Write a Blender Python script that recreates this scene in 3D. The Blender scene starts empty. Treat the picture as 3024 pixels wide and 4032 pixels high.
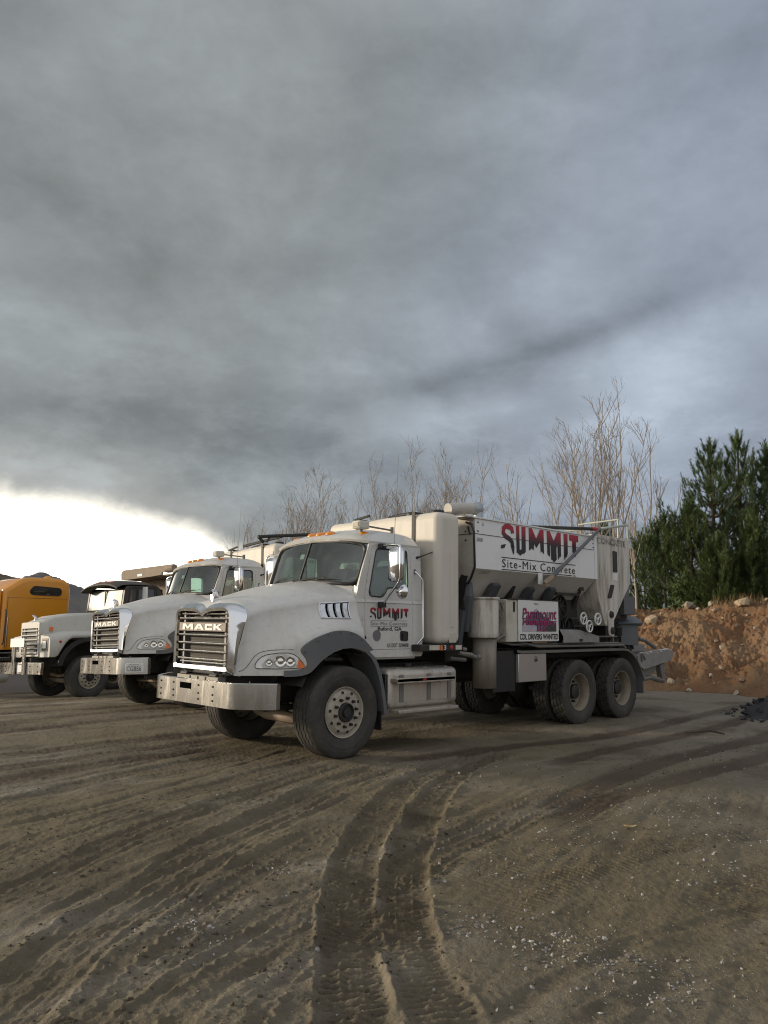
import bpy, math, random
import numpy as np
from mathutils import Vector, Matrix
from mathutils.geometry import tessellate_polygon

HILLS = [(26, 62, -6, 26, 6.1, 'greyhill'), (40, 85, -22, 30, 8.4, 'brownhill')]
SKY_BLOBS = [  # azimuth, elevation, widths (deg), tilt, strength
    (-18.3, 14.8, 7.9, 2.1, -0.08, -0.08), (-8.1, 13.0, 9.0, 1.9, -0.15, -0.13), (1.7, 11.5, 6.9, 2.1, -0.1, -0.12), (11.2, 19.7, 9.0, 1.0, 0.26, -0.26),
    (4.2, 17.6, 4.5, 1.2, 0.1, -0.2), (17.3, 21.2, 5.2, 1.0, 0.3, -0.16), (20.0, 15.6, 5.2, 4.1, 0.2, 0.62), (7.0, 15.6, 5.2, 1.2, 0.15, 0.3),
    (25.7, 19.6, 5.5, 3.1, 0.3, 0.34), (10.2, 23.6, 9.0, 2.1, 0.3, 0.14), (14.5, 13.0, 5.5, 2.1, 0, 0.22), (-20.7, 27.0, 6.9, 2.4, 0.2, -0.07),
    (-8.1, 32.9, 9.0, 2.1, 0.3, -0.06), (14.9, 29.6, 6.9, 1.7, 0.35, -0.07), (2.2, 38.9, 10.3, 2.4, 0.1, -0.08), (26.1, 36.1, 6.9, 2.1, 0.4, -0.08),
    (-24.8, 19.8, 5.5, 2.1, -0.1, 0.08), (-7.6, 18.7, 7.6, 1.6, 0.05, 0.1), (-25.3, 10.4, 6.9, 1.6, -0.25, 0.16), (-13.8, 11.0, 5.2, 1.2, -0.2, 0.05)]
SKY_BACK = (0.70, 0.71, 0.74)
SUN_E = 3.4
S = bpy.context.scene
# ------------------------------------------------------------------ camera
CAM = Vector((-6.26896, -8.28566, 1.6091))
RIGHT = Vector((0.71904353, -0.69484651, 0.01283472))
UP = Vector((-0.10801607, -0.09349572, 0.98974294))
FWD = Vector((0.68651943, 0.71305461, 0.14228208))
cd = bpy.data.cameras.new('camera'); cam = bpy.data.objects.new('camera', cd)
S.collection.objects.link(cam)
cd.sensor_fit = 'HORIZONTAL'; cd.sensor_width = 36.0; cd.lens = 36.0 * 3028 / 3024
cd.clip_start = 0.05; cd.clip_end = 6000
cam.matrix_world = Matrix(((RIGHT.x, UP.x, -FWD.x, CAM.x), (RIGHT.y, UP.y, -FWD.y, CAM.y),
                           (RIGHT.z, UP.z, -FWD.z, CAM.z), (0, 0, 0, 1)))
S.camera = cam
S.view_settings.view_transform = 'Standard'; S.view_settings.look = 'None'
S.cycles.filter_width = 1.1
S.view_settings.gamma = 1.0; S.view_settings.exposure = 0.0

# ------------------------------------------------------------------ node helper
class NT:
    def __init__(s, tree): s.t = tree
    def n(s, kind, **kw):
        nd = s.t.nodes.new(kind)
        for k, v in kw.items():
            if k == 'inp':
                for i, val in v.items(): s.put(nd.inputs[i], val)
            else: setattr(nd, k, v)
        return nd
    def put(s, sock, val):
        if isinstance(val, bpy.types.NodeSocket): s.t.links.new(val, sock)
        elif isinstance(val, (tuple, list)) and sock.type == 'RGBA' and len(val) == 3: sock.default_value = (*val, 1)
        else: sock.default_value = val
    def m(s, op, a, b=0.0, c=None, clamp=False):
        nd = s.n('ShaderNodeMath', operation=op, use_clamp=clamp)
        s.put(nd.inputs[0], a); s.put(nd.inputs[1], b)
        if c is not None: s.put(nd.inputs[2], c)
        return nd.outputs[0]
    def dot(s, a, v):
        nd = s.n('ShaderNodeVectorMath', operation='DOT_PRODUCT'); s.put(nd.inputs[0], a); nd.inputs[1].default_value = v
        return nd.outputs['Value']
    def sm(s, x, a, b):
        nd = s.n('ShaderNodeMapRange', interpolation_type='SMOOTHSTEP')
        s.put(nd.inputs[0], x); s.put(nd.inputs[1], a); s.put(nd.inputs[2], b)
        return nd.outputs[0]
    def mix(s, f, a, b, mode='MIX'):
        nd = s.n('ShaderNodeMix', data_type='RGBA', blend_type=mode)
        s.put(nd.inputs[0], f); s.put(nd.inputs[6], a); s.put(nd.inputs[7], b)
        return nd.outputs[2]
    def noise(s, vec, scale, detail=4.0, rough=0.55, dist=0.0):
        nd = s.n('ShaderNodeTexNoise'); s.put(nd.inputs['Vector'], vec)
        nd.inputs['Scale'].default_value = scale; nd.inputs['Detail'].default_value = detail
        nd.inputs['Roughness'].default_value = rough; nd.inputs['Distortion'].default_value = dist
        return nd.outputs[0]
    def comb(s, x, y, z=0.0):
        nd = s.n('ShaderNodeCombineXYZ'); s.put(nd.inputs[0], x); s.put(nd.inputs[1], y); s.put(nd.inputs[2], z)
        return nd.outputs[0]

# ------------------------------------------------------------------ sky (world): cloud deck over a Nishita sky
FH = Vector((FWD.x, FWD.y, 0)).normalized(); RH = Vector((FH.y, -FH.x, 0))
SUN_AZ, SUN_EL = -80.0, 10.0           # degrees from the view direction (left), above the horizon
sa, se = math.radians(SUN_AZ), math.radians(SUN_EL)
SUN = (FH * math.cos(sa) + RH * math.sin(sa)) * math.cos(se) + Vector((0, 0, math.sin(se)))
W = bpy.data.worlds.new('World'); S.world = W; W.use_nodes = True
t = NT(W.node_tree); W.node_tree.nodes.clear()
gen = t.n('ShaderNodeTexCoord').outputs['Generated']
fx, fy, fz = t.dot(gen, tuple(RH)), t.dot(gen, tuple(FH)), t.dot(gen, (0, 0, 1))
az = t.m('MULTIPLY', t.m('ARCTAN2', fx, fy), 57.2958)       # degrees, right positive
el = t.m('MULTIPLY', t.m('ARCSINE', fz), 57.2958)
den = t.m('ADD', t.m('MAXIMUM', fz, 0.0), 0.34)
cu, cv = t.m('DIVIDE', fx, den), t.m('DIVIDE', fy, den)
cp = t.comb(cu, cv, 0.0)
n1 = t.noise(cp, 1.1, 6, 0.5, 0.25)
n2 = t.noise(t.comb(t.m('MULTIPLY', cu, 0.8), t.m('MULTIPLY_ADD', cu, -0.45, t.m('MULTIPLY', cv, 1.25)), 3.7), 2.6, 7, 0.52, 0.5)
n3 = t.noise(gen, 7.0, 6, 0.55, 0.3)
def blob(a0, e0, sa_, se_, rot=0.0):
    c, s_ = math.cos(rot), math.sin(rot)
    da, de = t.m('SUBTRACT', az, a0), t.m('SUBTRACT', el, e0)
    p = t.m('DIVIDE', t.m('ADD', t.m('MULTIPLY', da, c), t.m('MULTIPLY', de, s_)), sa_)
    q = t.m('DIVIDE', t.m('SUBTRACT', t.m('MULTIPLY', de, c), t.m('MULTIPLY', da, s_)), se_)
    r2 = t.m('ADD', t.m('MULTIPLY', p, p), t.m('MULTIPLY', q, q))
    return t.m('EXPONENT', t.m('MULTIPLY', r2, -1.0))
# brightness of the deck: noise plus the large cloud masses
n4 = t.noise(t.comb(fx, t.m('MULTIPLY', fy, 1.0), t.m('MULTIPLY', fz, 1.7)), 4.6, 9, 0.56, 0.25)
n5 = t.noise(t.comb(fx, fy, t.m('MULTIPLY', fz, 1.5)), 15.0, 7, 0.60, 0.25)
v = t.m('MULTIPLY_ADD', t.m('SUBTRACT', n1, 0.5), 0.30, 1.03)
v = t.m('MULTIPLY_ADD', t.m('SUBTRACT', n2, 0.5), 0.26, v)
v = t.m('MULTIPLY_ADD', t.m('SUBTRACT', n4, 0.5), 0.72, v)
v = t.m('MULTIPLY_ADD', t.m('SUBTRACT', n5, 0.5), 0.34, v)
n6 = t.noise(t.comb(t.m('MULTIPLY', cu, 1.0), cv, 9.1), 2.3, 9, 0.62, 0.15)
v = t.m('MULTIPLY_ADD', t.m('SUBTRACT', t.sm(n6, 0.40, 0.60), 0.5), 0.15, v)
n7 = t.noise(t.comb(t.m('ADD', fx, 5.0), fy, t.m('MULTIPLY', fz, 2.2)), 7.5, 9, 0.66, 0.1)
v = t.m('MULTIPLY_ADD', t.m('SUBTRACT', t.sm(n7, 0.44, 0.60), 0.4), t.m('MULTIPLY_ADD', t.sm(el, 26.0, 8.0), 0.13, 0.035), v)
for (a0, e0, s1, s2, rot, k) in SKY_BLOBS:
    v = t.m('MULTIPLY_ADD', blob(a0, e0, s1, s2, rot), k, v)
v = t.m('MAXIMUM', v, 0.25)
cool = t.sm(t.m('MULTIPLY_ADD', el, -0.35, t.m('MULTIPLY_ADD', t.m('SUBTRACT', n1, 0.5), 30.0, az)), -26.0, 22.0)
col = t.mix(cool, (0.280, 0.304, 0.306), (0.284, 0.326, 0.400))
col = t.mix(t.m('MULTIPLY', t.sm(v, 1.05, 1.75), 0.6), col, (0.315, 0.365, 0.415))
vm = t.n('ShaderNodeVectorMath', operation='SCALE'); t.put(vm.inputs[0], col); t.put(vm.inputs[3], v)
deck = vm.outputs[0]
# the sky behind and beside the photographer is thinner cloud, brighter
back = t.sm(t.m('MULTIPLY_ADD', fx, 0.10, t.m('MULTIPLY', fy, -1.0)), -0.35, 0.75)
top = t.sm(fz, 0.62, 0.95)
bright = t.m('MAXIMUM', back, t.m('MULTIPLY', top, 0.55))
deck = t.mix(bright, deck, SKY_BACK)
# open strip under the deck towards the sunset
lim = t.m('MINIMUM', t.m('MULTIPLY_ADD', az, -0.42, 0.62), t.m('MULTIPLY_ADD', az, -0.13, 4.85))
lim = t.m('MAXIMUM', lim, 1.0)
lim = t.m('MULTIPLY_ADD', t.m('SUBTRACT', n3, 0.5), 1.8, t.m('MULTIPLY_ADD', t.m('SUBTRACT', n4, 0.5), 2.6, t.m('MULTIPLY_ADD', t.m('SUBTRACT', n5, 0.5), 1.8, lim)))
gap = t.m('SUBTRACT', 1.0, t.sm(t.m('SUBTRACT', el, lim), -1.7, 1.3))
gapfade = t.m('MULTIPLY', t.m('SUBTRACT', 1.0, t.sm(az, -14.0, -7.0)), t.sm(az, -150.0, -110.0))
gap = t.m('MULTIPLY', gap, gapfade)
halo = t.m('MULTIPLY', t.m('SUBTRACT', 1.0, t.sm(t.m('SUBTRACT', el, lim), -1.5, 5.5)), t.m('SUBTRACT', 1.0, t.sm(az, -20.0, -2.0)))
deck = t.mix(t.m('MULTIPLY', halo, 0.42), deck, (0.72, 0.69, 0.63))
sky = t.mix(gap, deck, (2.2, 2.06, 1.78))
nis = t.n('ShaderNodeTexSky', sky_type='NISHITA', sun_disc=False)
nis.sun_elevation = math.radians(SUN_EL); nis.sun_rotation = math.atan2(SUN.x, SUN.y)
sc_ = t.n('ShaderNodeVectorMath', operation='SCALE'); t.put(sc_.inputs[0], sky); sc_.inputs[3].default_value = 10.0
fin = t.mix(0.96, nis.outputs[0], sc_.outputs[0])
bg = t.n('ShaderNodeBackground'); t.put(bg.inputs[0], fin); bg.inputs[1].default_value = 0.1
wo = t.n('ShaderNodeOutputWorld'); W.node_tree.links.new(bg.outputs[0], wo.inputs[0])

# ------------------------------------------------------------------ sun
ld = bpy.data.lights.new('sun', 'SUN'); ld.energy = SUN_E; ld.angle = math.radians(6); ld.color = (1.0, 0.84, 0.64)
sun = bpy.data.objects.new('sun', ld); S.collection.objects.link(sun)
sun.rotation_euler = SUN.to_track_quat('Z', 'Y').to_euler(); sun.location = SUN * 60

# ------------------------------------------------------------------ mesh helper
class MB:
    def __init__(s): s.v = []; s.f = []; s.k = []; s.mi = 0
    def add(s, vs, fs):
        o = len(s.v); s.v += [tuple(map(float, p)) for p in vs]
        for f in fs: s.f.append(tuple(i + o for i in f)); s.k.append(s.mi)
        return s
    def mat(s, i): s.mi = i; return s
    def box(s, x0, x1, y0, y1, z0, z1):
        return s.add([(x, y, z) for x in (x0, x1) for y in (y0, y1) for z in (z0, z1)],
                     [(0, 1, 3, 2), (4, 6, 7, 5), (0, 4, 5, 1), (2, 3, 7, 6), (0, 2, 6, 4), (1, 5, 7, 3)])
    def obox(s, c, ax, ay, az_, sx, sy, sz):
        c = Vector(c); ax, ay, az_ = (Vector(a).normalized() for a in (ax, ay, az_))
        return s.add([c + ax * i * sx / 2 + ay * j * sy / 2 + az_ * k * sz / 2 for i in (-1, 1) for j in (-1, 1) for k in (-1, 1)],
                     [(0, 1, 3, 2), (4, 6, 7, 5), (0, 4, 5, 1), (2, 3, 7, 6), (0, 2, 6, 4), (1, 5, 7, 3)])
    def prism(s, poly, axis, a0, a1):
        n = len(poly)
        def P(p, a):
            return {'X': (a, p[0], p[1]), 'Y': (p[0], a, p[1]), 'Z': (p[0], p[1], a)}[axis]
        vs = [P(p, a0) for p in poly] + [P(p, a1) for p in poly]
        return s.add(vs, [tuple(range(n)), tuple(range(2 * n - 1, n - 1, -1))] + [(i, n + i, n + (i + 1) % n, (i + 1) % n) for i in range(n)])
    def tube(s, pts, r, n=8, cap=True):
        pts = [Vector(p) for p in pts]; m = len(pts); rs = r if isinstance(r, (list, tuple)) else [r] * m
        vs = []; u = None
        for i, p in enumerate(pts):
            d = (pts[min(i + 1, m - 1)] - pts[max(i - 1, 0)]).normalized()
            if u is None:
                u = d.orthogonal().normalized()
            else:
                u = (u - d * u.dot(d)); u = u.normalized() if u.length > 1e-6 else d.orthogonal().normalized()
            w = d.cross(u)
            vs += [p + (u * math.cos(6.28318 * k / n) + w * math.sin(6.28318 * k / n)) * rs[i] for k in range(n)]
        fs = [(i * n + k, i * n + (k + 1) % n, (i + 1) * n + (k + 1) % n, (i + 1) * n + k) for i in range(m - 1) for k in range(n)]
        if cap: fs += [tuple(range(n - 1, -1, -1)), tuple(range((m - 1) * n, m * n))]
        return s.add(vs, fs)
    def lathe(s, prof, c, axis='Y', n=32, a0=0.0, a1=6.283185307, fn=None):
        full = abs(a1 - a0 - 6.283185307) < 1e-6; k = n if full else n + 1; vs = []
        for j in range(k):
            a = a0 + (a1 - a0) * j / n
            for i, (r, h) in enumerate(prof):
                if fn: r, h = fn(i, r, h, a)
                p, q = r * math.cos(a), r * math.sin(a)
                d = {'Y': (p, h, q), 'X': (h, p, q), 'Z': (p, q, h)}[axis]
                vs.append((c[0] + d[0], c[1] + d[1], c[2] + d[2]))
        m = len(prof); fs = []
        for j in range(n):
            jj = (j + 1) % k
            for i in range(m - 1): fs.append((j * m + i, j * m + i + 1, jj * m + i + 1, jj * m + i))
        return s.add(vs, fs)
    def ball(s, c, r, n=10, z0=-1.0):
        r = r if isinstance(r, (tuple, list)) else (r, r, r); m = n // 2 + 1; vs = []
        for i in range(m + 1):
            e = math.asin(max(-1, z0)) + (math.pi / 2 - math.asin(max(-1, z0))) * i / m
            for k in range(n):
                a = 6.28318 * k / n
                vs.append((c[0] + r[0] * math.cos(e) * math.cos(a), c[1] + r[1] * math.cos(e) * math.sin(a), c[2] + r[2] * math.sin(e)))
        fs = [(i * n + k, i * n + (k + 1) % n, (i + 1) * n + (k + 1) % n, (i + 1) * n + k) for i in range(m) for k in range(n)]
        return s.add(vs, fs)
    def grid(s, P, wrap=False):
        a, b = len(P), len(P[0]); vs = [p for row in P for p in row]
        fs = [(i * b + j, i * b + (j + 1) % b, (i + 1) * b + (j + 1) % b, (i + 1) * b + j) for i in range(a - 1) for j in range(b if wrap else b - 1)]
        return s.add(vs, fs)
    def panel(s, polys, fn, thick=None):
        """flat polygon with holes in 2-D, mapped to 3-D by fn"""
        tri = tessellate_polygon([[Vector((p[0], p[1], 0)) for p in q] for q in polys])
        flat = [p for q in polys for p in q]
        if thick is None: return s.add([fn(*p) for p in flat], tri)
        n = len(flat); A = [Vector(fn(*p)) for p in flat]; T = Vector(thick)
        fs = [tuple(f) for f in tri] + [tuple(i + n for i in reversed(f)) for f in tri]; o = 0
        for q in polys:
            m = len(q); fs += [(o + i, o + (i + 1) % m, o + n + (i + 1) % m, o + n + i) for i in range(m)]; o += m
        return s.add(A + [p + T for p in A], fs)
    def build(s, name, mats, parent=None, bevel=0.0, smooth=40, seg=2, solid=0.0, weld=0.0):
        me = bpy.data.meshes.new(name); me.from_pydata(s.v, [], s.f); me.validate(clean_customdata=False)
        mats = mats if isinstance(mats, (list, tuple)) else [mats]
        for m in mats: me.materials.append(m)
        if len(me.polygons) == len(s.k): me.polygons.foreach_set('material_index', s.k)
        import bmesh
        bm = bmesh.new(); bm.from_mesh(me)
        if weld: bmesh.ops.remove_doubles(bm, verts=bm.verts, dist=weld)
        bmesh.ops.recalc_face_normals(bm, faces=bm.faces); bm.to_mesh(me); bm.free()
        if smooth: me.shade_smooth(); me.set_sharp_from_angle(angle=math.radians(smooth))
        o = bpy.data.objects.new(name, me); S.collection.objects.link(o); o.parent = parent
        if solid:
            md = o.modifiers.new('solid', 'SOLIDIFY'); md.thickness = solid; md.offset = -1
        if bevel:
            md = o.modifiers.new('bevel', 'BEVEL'); md.width = bevel; md.segments = seg; md.limit_method = 'ANGLE'; md.angle_limit = math.radians(38)
            md.harden_normals = False
        return o
def tag(o, label, cat, group=None, kind=None):
    if label: o['label'] = label
    if cat: o['category'] = cat
    if group: o['group'] = group
    if kind: o['kind'] = kind
    return o
def empty(name, loc=(0, 0, 0), rot=(0, 0, 0)):
    o = bpy.data.objects.new(name, None); S.collection.objects.link(o); o.location = loc; o.rotation_euler = rot
    o.empty_display_size = 0.2
    return o
def copy_tree(o, parent=None, skip=()):
    c = o.copy(); S.collection.objects.link(c)
    if parent: c.parent = parent; c.matrix_parent_inverse = o.matrix_parent_inverse.copy()
    for ch in list(o.children):
        if ch.name.split('.')[0] not in skip: copy_tree(ch, c, skip)
    return c
def at(px, py, d):
    """point seen at (px,py) of the 1659-wide photograph, d metres along the view axis"""
    x, y = (px - 829.5) / 1661.2, (1106 - py) / 1661.2
    return CAM + (FWD + RIGHT * x + UP * y) * d
def lerp(tab, x):
    if x <= tab[0][0]: return tab[0][1]
    for (a, u), (b, w) in zip(tab, tab[1:]):
        if x <= b: return u + (w - u) * (x - a) / (b - a)
    return tab[-1][1]
def sms(x, a, b):
    x = min(1, max(0, (x - a) / (b - a))); return x * x * (3 - 2 * x)
def mir(p): return [(-q[0],) + tuple(q[1:]) for q in p]

# ------------------------------------------------------------------ materials
def mat(name, base, rough=0.5, metal=0.0, dirt=None, bump=None, coat=0.0, stretch=(1, 1, 1), var=0.0, spec=0.5, emit=None):
    """dirt = list of (scale, lo, hi, strength, colour[, stretch]) noise-masked layers; bump = (scale, strength, distance)"""
    m = bpy.data.materials.new(name); m.use_nodes = True; t = NT(m.node_tree); b = m.node_tree.nodes['Principled BSDF']
    tc = t.n('ShaderNodeTexCoord').outputs['Object']; col = (*base, 1)
    if var:
        col = t.mix(t.noise(tc, 3.0, 5), tuple(c * (1 - var) for c in base), tuple(min(1, c * (1 + var)) for c in base))
    r = rough
    for d in dirt or []:
        vec = tc
        if len(d) > 5:
            mp = t.n('ShaderNodeMapping'); t.put(mp.inputs[0], tc); mp.inputs[3].default_value = d[5]; vec = mp.outputs[0]
        f = t.m('MULTIPLY', t.sm(t.noise(vec, d[0], 6, 0.62), d[1], d[2]), d[3])
        col = t.mix(f, col, d[4]); r = t.m('MULTIPLY_ADD', f, 0.35 * (1 - rough), r)
    t.put(b.inputs['Base Color'], col); t.put(b.inputs['Roughness'], r)
    b.inputs['Metallic'].default_value = metal; b.inputs['Coat Weight'].default_value = coat; b.inputs['Coat Roughness'].default_value = 0.08
    b.inputs['Specular IOR Level'].default_value = spec
    if bump:
        bn = t.n('ShaderNodeBump'); bn.inputs['Strength'].default_value = bump[1]; bn.inputs['Distance'].default_value = bump[2]
        mp = t.n('ShaderNodeMapping'); t.put(mp.inputs[0], tc); mp.inputs[3].default_value = stretch
        t.put(bn.inputs['Height'], t.noise(mp.outputs[0], bump[0], 4)); t.put(b.inputs['Normal'], bn.outputs[0])
    return m
M = {}
DUST = (0.20, 0.16, 0.11)
M['white'] = mat('white_paint', (0.60, 0.592, 0.56), 0.30, coat=0.35, var=0.06,
                 dirt=[(2.2, 0.45, 0.8, 0.32, (0.42, 0.38, 0.31)), (16, 0.5, 0.75, 0.28, (0.33, 0.28, 0.21)), (5, 0.5, 0.75, 0.22, (0.40, 0.35, 0.27), (3, 3, 0.35))])
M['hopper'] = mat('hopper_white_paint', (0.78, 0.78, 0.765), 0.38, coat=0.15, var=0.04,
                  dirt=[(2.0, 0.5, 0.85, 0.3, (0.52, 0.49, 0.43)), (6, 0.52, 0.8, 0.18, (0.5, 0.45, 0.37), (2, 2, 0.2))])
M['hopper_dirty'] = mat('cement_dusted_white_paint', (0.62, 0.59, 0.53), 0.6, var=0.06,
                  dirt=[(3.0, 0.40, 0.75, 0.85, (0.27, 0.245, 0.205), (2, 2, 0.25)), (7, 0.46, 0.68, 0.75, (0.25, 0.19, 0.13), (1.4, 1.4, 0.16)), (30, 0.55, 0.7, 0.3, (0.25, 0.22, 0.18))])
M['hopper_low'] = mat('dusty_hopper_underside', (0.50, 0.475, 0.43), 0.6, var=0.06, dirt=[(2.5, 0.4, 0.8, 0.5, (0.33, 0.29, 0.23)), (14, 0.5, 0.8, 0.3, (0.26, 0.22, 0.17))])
M['poly'] = mat('white_polyethylene', (0.62, 0.58, 0.50), 0.55, var=0.07, dirt=[(1.6, 0.42, 0.75, 0.35, (0.46, 0.41, 0.34)), (4, 0.52, 0.8, 0.3, (0.40, 0.36, 0.30), (2, 2, 0.3)), (3.5, 0.62, 0.8, 0.45, (0.50, 0.36, 0.20), (1, 0.6, 3))])
M['flare'] = mat('grey_moulded_plastic', (0.115, 0.12, 0.125), 0.55, var=0.1, dirt=[(5, 0.45, 0.8, 0.35, (0.2, 0.18, 0.15)), (40, 0.5, 0.8, 0.2, (0.22, 0.2, 0.17))])
M['chrome'] = mat('chrome', (0.78, 0.79, 0.81), 0.07, 1.0, dirt=[(9, 0.5, 0.8, 0.12, (0.45, 0.40, 0.33))])
M['alu'] = mat('dull_polished_aluminium', (0.56, 0.55, 0.53), 0.20, 1.0, dirt=[(3.0, 0.45, 0.8, 0.5, (0.40, 0.37, 0.33), (1, 1, 0.4)), (14, 0.5, 0.75, 0.35, (0.42, 0.33, 0.25), (1, 1, 0.12)), (2.2, 0.58, 0.7, 0.35, (0.50, 0.30, 0.20))], bump=(30, 0.10, 0.01), stretch=(1, 1, 0.15))
M['tankalu'] = mat('dusty_aluminium', (0.60, 0.56, 0.50), 0.42, 0.75, dirt=[(2.5, 0.4, 0.75, 0.75, (0.42, 0.37, 0.30)), (9, 0.45, 0.75, 0.6, (0.30, 0.25, 0.19), (1, 1, 0.15)), (18, 0.55, 0.75, 0.4, (0.22, 0.19, 0.15))])
M['steel'] = mat('dusty_grey_steel', (0.20, 0.195, 0.18), 0.55, 0.35, dirt=[(4, 0.4, 0.75, 0.6, (0.26, 0.23, 0.18)), (20, 0.5, 0.8, 0.4, (0.15, 0.13, 0.10))])
M['greysteel'] = mat('blue_grey_painted_steel', (0.105, 0.115, 0.125), 0.5, dirt=[(4, 0.45, 0.8, 0.5, (0.22, 0.205, 0.18)), (16, 0.5, 0.8, 0.3, (0.12, 0.11, 0.10))])
M['dark'] = mat('grimy_black_steel', (0.028, 0.027, 0.026), 0.6, 0.2, dirt=[(5, 0.42, 0.8, 0.5, (0.075, 0.066, 0.052)), (25, 0.5, 0.8, 0.4, (0.05, 0.045, 0.038))])
M['black'] = mat('black_rubber_seal', (0.02, 0.02, 0.021), 0.5, dirt=[(12, 0.5, 0.8, 0.3, (0.07, 0.065, 0.055))])
M['rubber'] = mat('dusty_tyre_rubber', (0.048, 0.046, 0.043), 0.72, dirt=[(6, 0.40, 0.75, 0.55, (0.10, 0.088, 0.068)), (35, 0.45, 0.8, 0.35, (0.125, 0.108, 0.083))], bump=(70, 0.2, 0.004), spec=0.3)
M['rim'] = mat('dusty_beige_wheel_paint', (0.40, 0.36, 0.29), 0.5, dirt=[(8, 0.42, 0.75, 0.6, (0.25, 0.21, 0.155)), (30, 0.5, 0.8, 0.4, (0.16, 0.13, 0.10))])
M['rimshade'] = mat('grimy_shaded_wheel_paint', (0.24, 0.205, 0.15), 0.6, dirt=[(8, 0.42, 0.75, 0.6, (0.14, 0.12, 0.09)), (30, 0.5, 0.8, 0.4, (0.08, 0.07, 0.055))])  # darker copy of the wheel paint; rear-rim shade put into the colours
M['strut'] = mat('dark_blue_grey_struts', (0.065, 0.072, 0.08), 0.5, dirt=[(5, 0.45, 0.8, 0.5, (0.11, 0.10, 0.085))])  # darker than the blue-grey steel to paint in shade under the hopper
M['radiator'] = mat('dusty_radiator_core', (0.055, 0.048, 0.04), 0.8, var=0.2)
M['void'] = mat('dark_opening', (0.004, 0.004, 0.004), 0.9, spec=0.0)  # unreflecting black stands in for shade inside the bumper slot and vents
M['chutesteel'] = mat('cement_stained_steel', (0.27, 0.24, 0.20), 0.6, 0.2, dirt=[(3, 0.4, 0.7, 0.7, (0.17, 0.14, 0.10), (2, 2, 0.3)), (14, 0.5, 0.75, 0.5, (0.36, 0.33, 0.28))])
M['silver'] = mat('bright_silver_louvre', (0.80, 0.81, 0.83), 0.22, 0.6)
M['seam'] = mat('dark_panel_seam', (0.10, 0.098, 0.09), 0.6)
M['axle'] = mat('rusty_tan_axle', (0.30, 0.235, 0.17), 0.65, dirt=[(6, 0.4, 0.75, 0.6, (0.17, 0.12, 0.08))])
M['amber'] = mat('amber_lens', (0.82, 0.27, 0.01), 0.15, coat=0.6)
M['amberlens'] = mat('orange_marker_lens', (0.72, 0.19, 0.055), 0.2, coat=0.4)
M['lampshell'] = mat('headlamp_reflector', (0.88, 0.88, 0.86), 0.25, 0.0, coat=0.8, dirt=[(9, 0.5, 0.8, 0.2, (0.5, 0.49, 0.46))])
M['bulb'] = mat('headlamp_bowl', (0.75, 0.74, 0.70), 0.06, 0.9)
M['interior'] = mat('dark_cab_trim', (0.05, 0.052, 0.05), 0.7, var=0.2)
M['seat'] = mat('grey_seat_fabric', (0.06, 0.062, 0.065), 0.85, var=0.2)
M['red'] = mat('red_reflector', (0.45, 0.03, 0.02), 0.3)
M['text'] = mat('black_vinyl', (0.015, 0.015, 0.016), 0.45)
M['texthin'] = mat('grey_vinyl', (0.16, 0.16, 0.16), 0.5)
M['worn'] = mat('worn_grey_lettering', (0.10, 0.098, 0.095), 0.6, dirt=[(5, 0.40, 0.54, 0.95, (0.40, 0.37, 0.32))])
M['magenta'] = mat('magenta_vinyl', (0.40, 0.02, 0.14), 0.45, dirt=[(5, 0.5, 0.8, 0.3, (0.35, 0.08, 0.16))])
M['magdark'] = mat('dark_red_vinyl', (0.13, 0.01, 0.05), 0.5)
M['slate'] = mat('slate_purple_vinyl', (0.13, 0.12, 0.17), 0.5, var=0.3)
M['slatelight'] = mat('pale_grey_vinyl', (0.42, 0.41, 0.45), 0.5, var=0.25)
M['slatedark'] = mat('dark_green_grey_vinyl', (0.05, 0.055, 0.05), 0.5, var=0.3)
M['signwhite'] = mat('white_sign_board', (0.70, 0.70, 0.68), 0.45, dirt=[(4, 0.5, 0.8, 0.3, (0.5, 0.47, 0.42))])
M['offwhite'] = mat('cream_enamel', (0.58, 0.56, 0.47), 0.5, dirt=[(4, 0.4, 0.75, 0.6, (0.36, 0.33, 0.24)), (10, 0.5, 0.8, 0.5, (0.22, 0.19, 0.14), (1, 1, 0.3))])
M['valve'] = mat('white_handwheel_paint', (0.72, 0.71, 0.68), 0.45)
M['diamond'] = mat('aluminium_tread_plate', (0.52, 0.51, 0.49), 0.38, 0.7, dirt=[(3, 0.4, 0.8, 0.5, (0.36, 0.34, 0.30))], bump=(90, 0.25, 0.004))
M['cover'] = mat('cement_spattered_grey_cover', (0.23, 0.22, 0.21), 0.7, dirt=[(6, 0.4, 0.7, 0.6, (0.33, 0.31, 0.28)), (30, 0.5, 0.75, 0.4, (0.14, 0.13, 0.12))])
M['palegreen'] = mat('pale_green_rod_paint', (0.40, 0.43, 0.36), 0.5)
M['yellow'] = mat('yellow_cab_paint', (0.66, 0.27, 0.015), 0.28, coat=0.4, dirt=[(2.2, 0.5, 0.85, 0.25, (0.42, 0.18, 0.03)), (14, 0.55, 0.8, 0.2, (0.36, 0.18, 0.05))])
M['oldwhite'] = mat('old_off_white_paint', (0.56, 0.55, 0.50), 0.5, var=0.06, dirt=[(3, 0.42, 0.8, 0.4, (0.40, 0.35, 0.28)), (12, 0.5, 0.8, 0.25, (0.3, 0.25, 0.18))])
M['brownblack'] = mat('faded_black_brown_cab_paint', (0.055, 0.045, 0.04), 0.5, dirt=[(4, 0.45, 0.8, 0.4, (0.11, 0.085, 0.065))])
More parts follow.
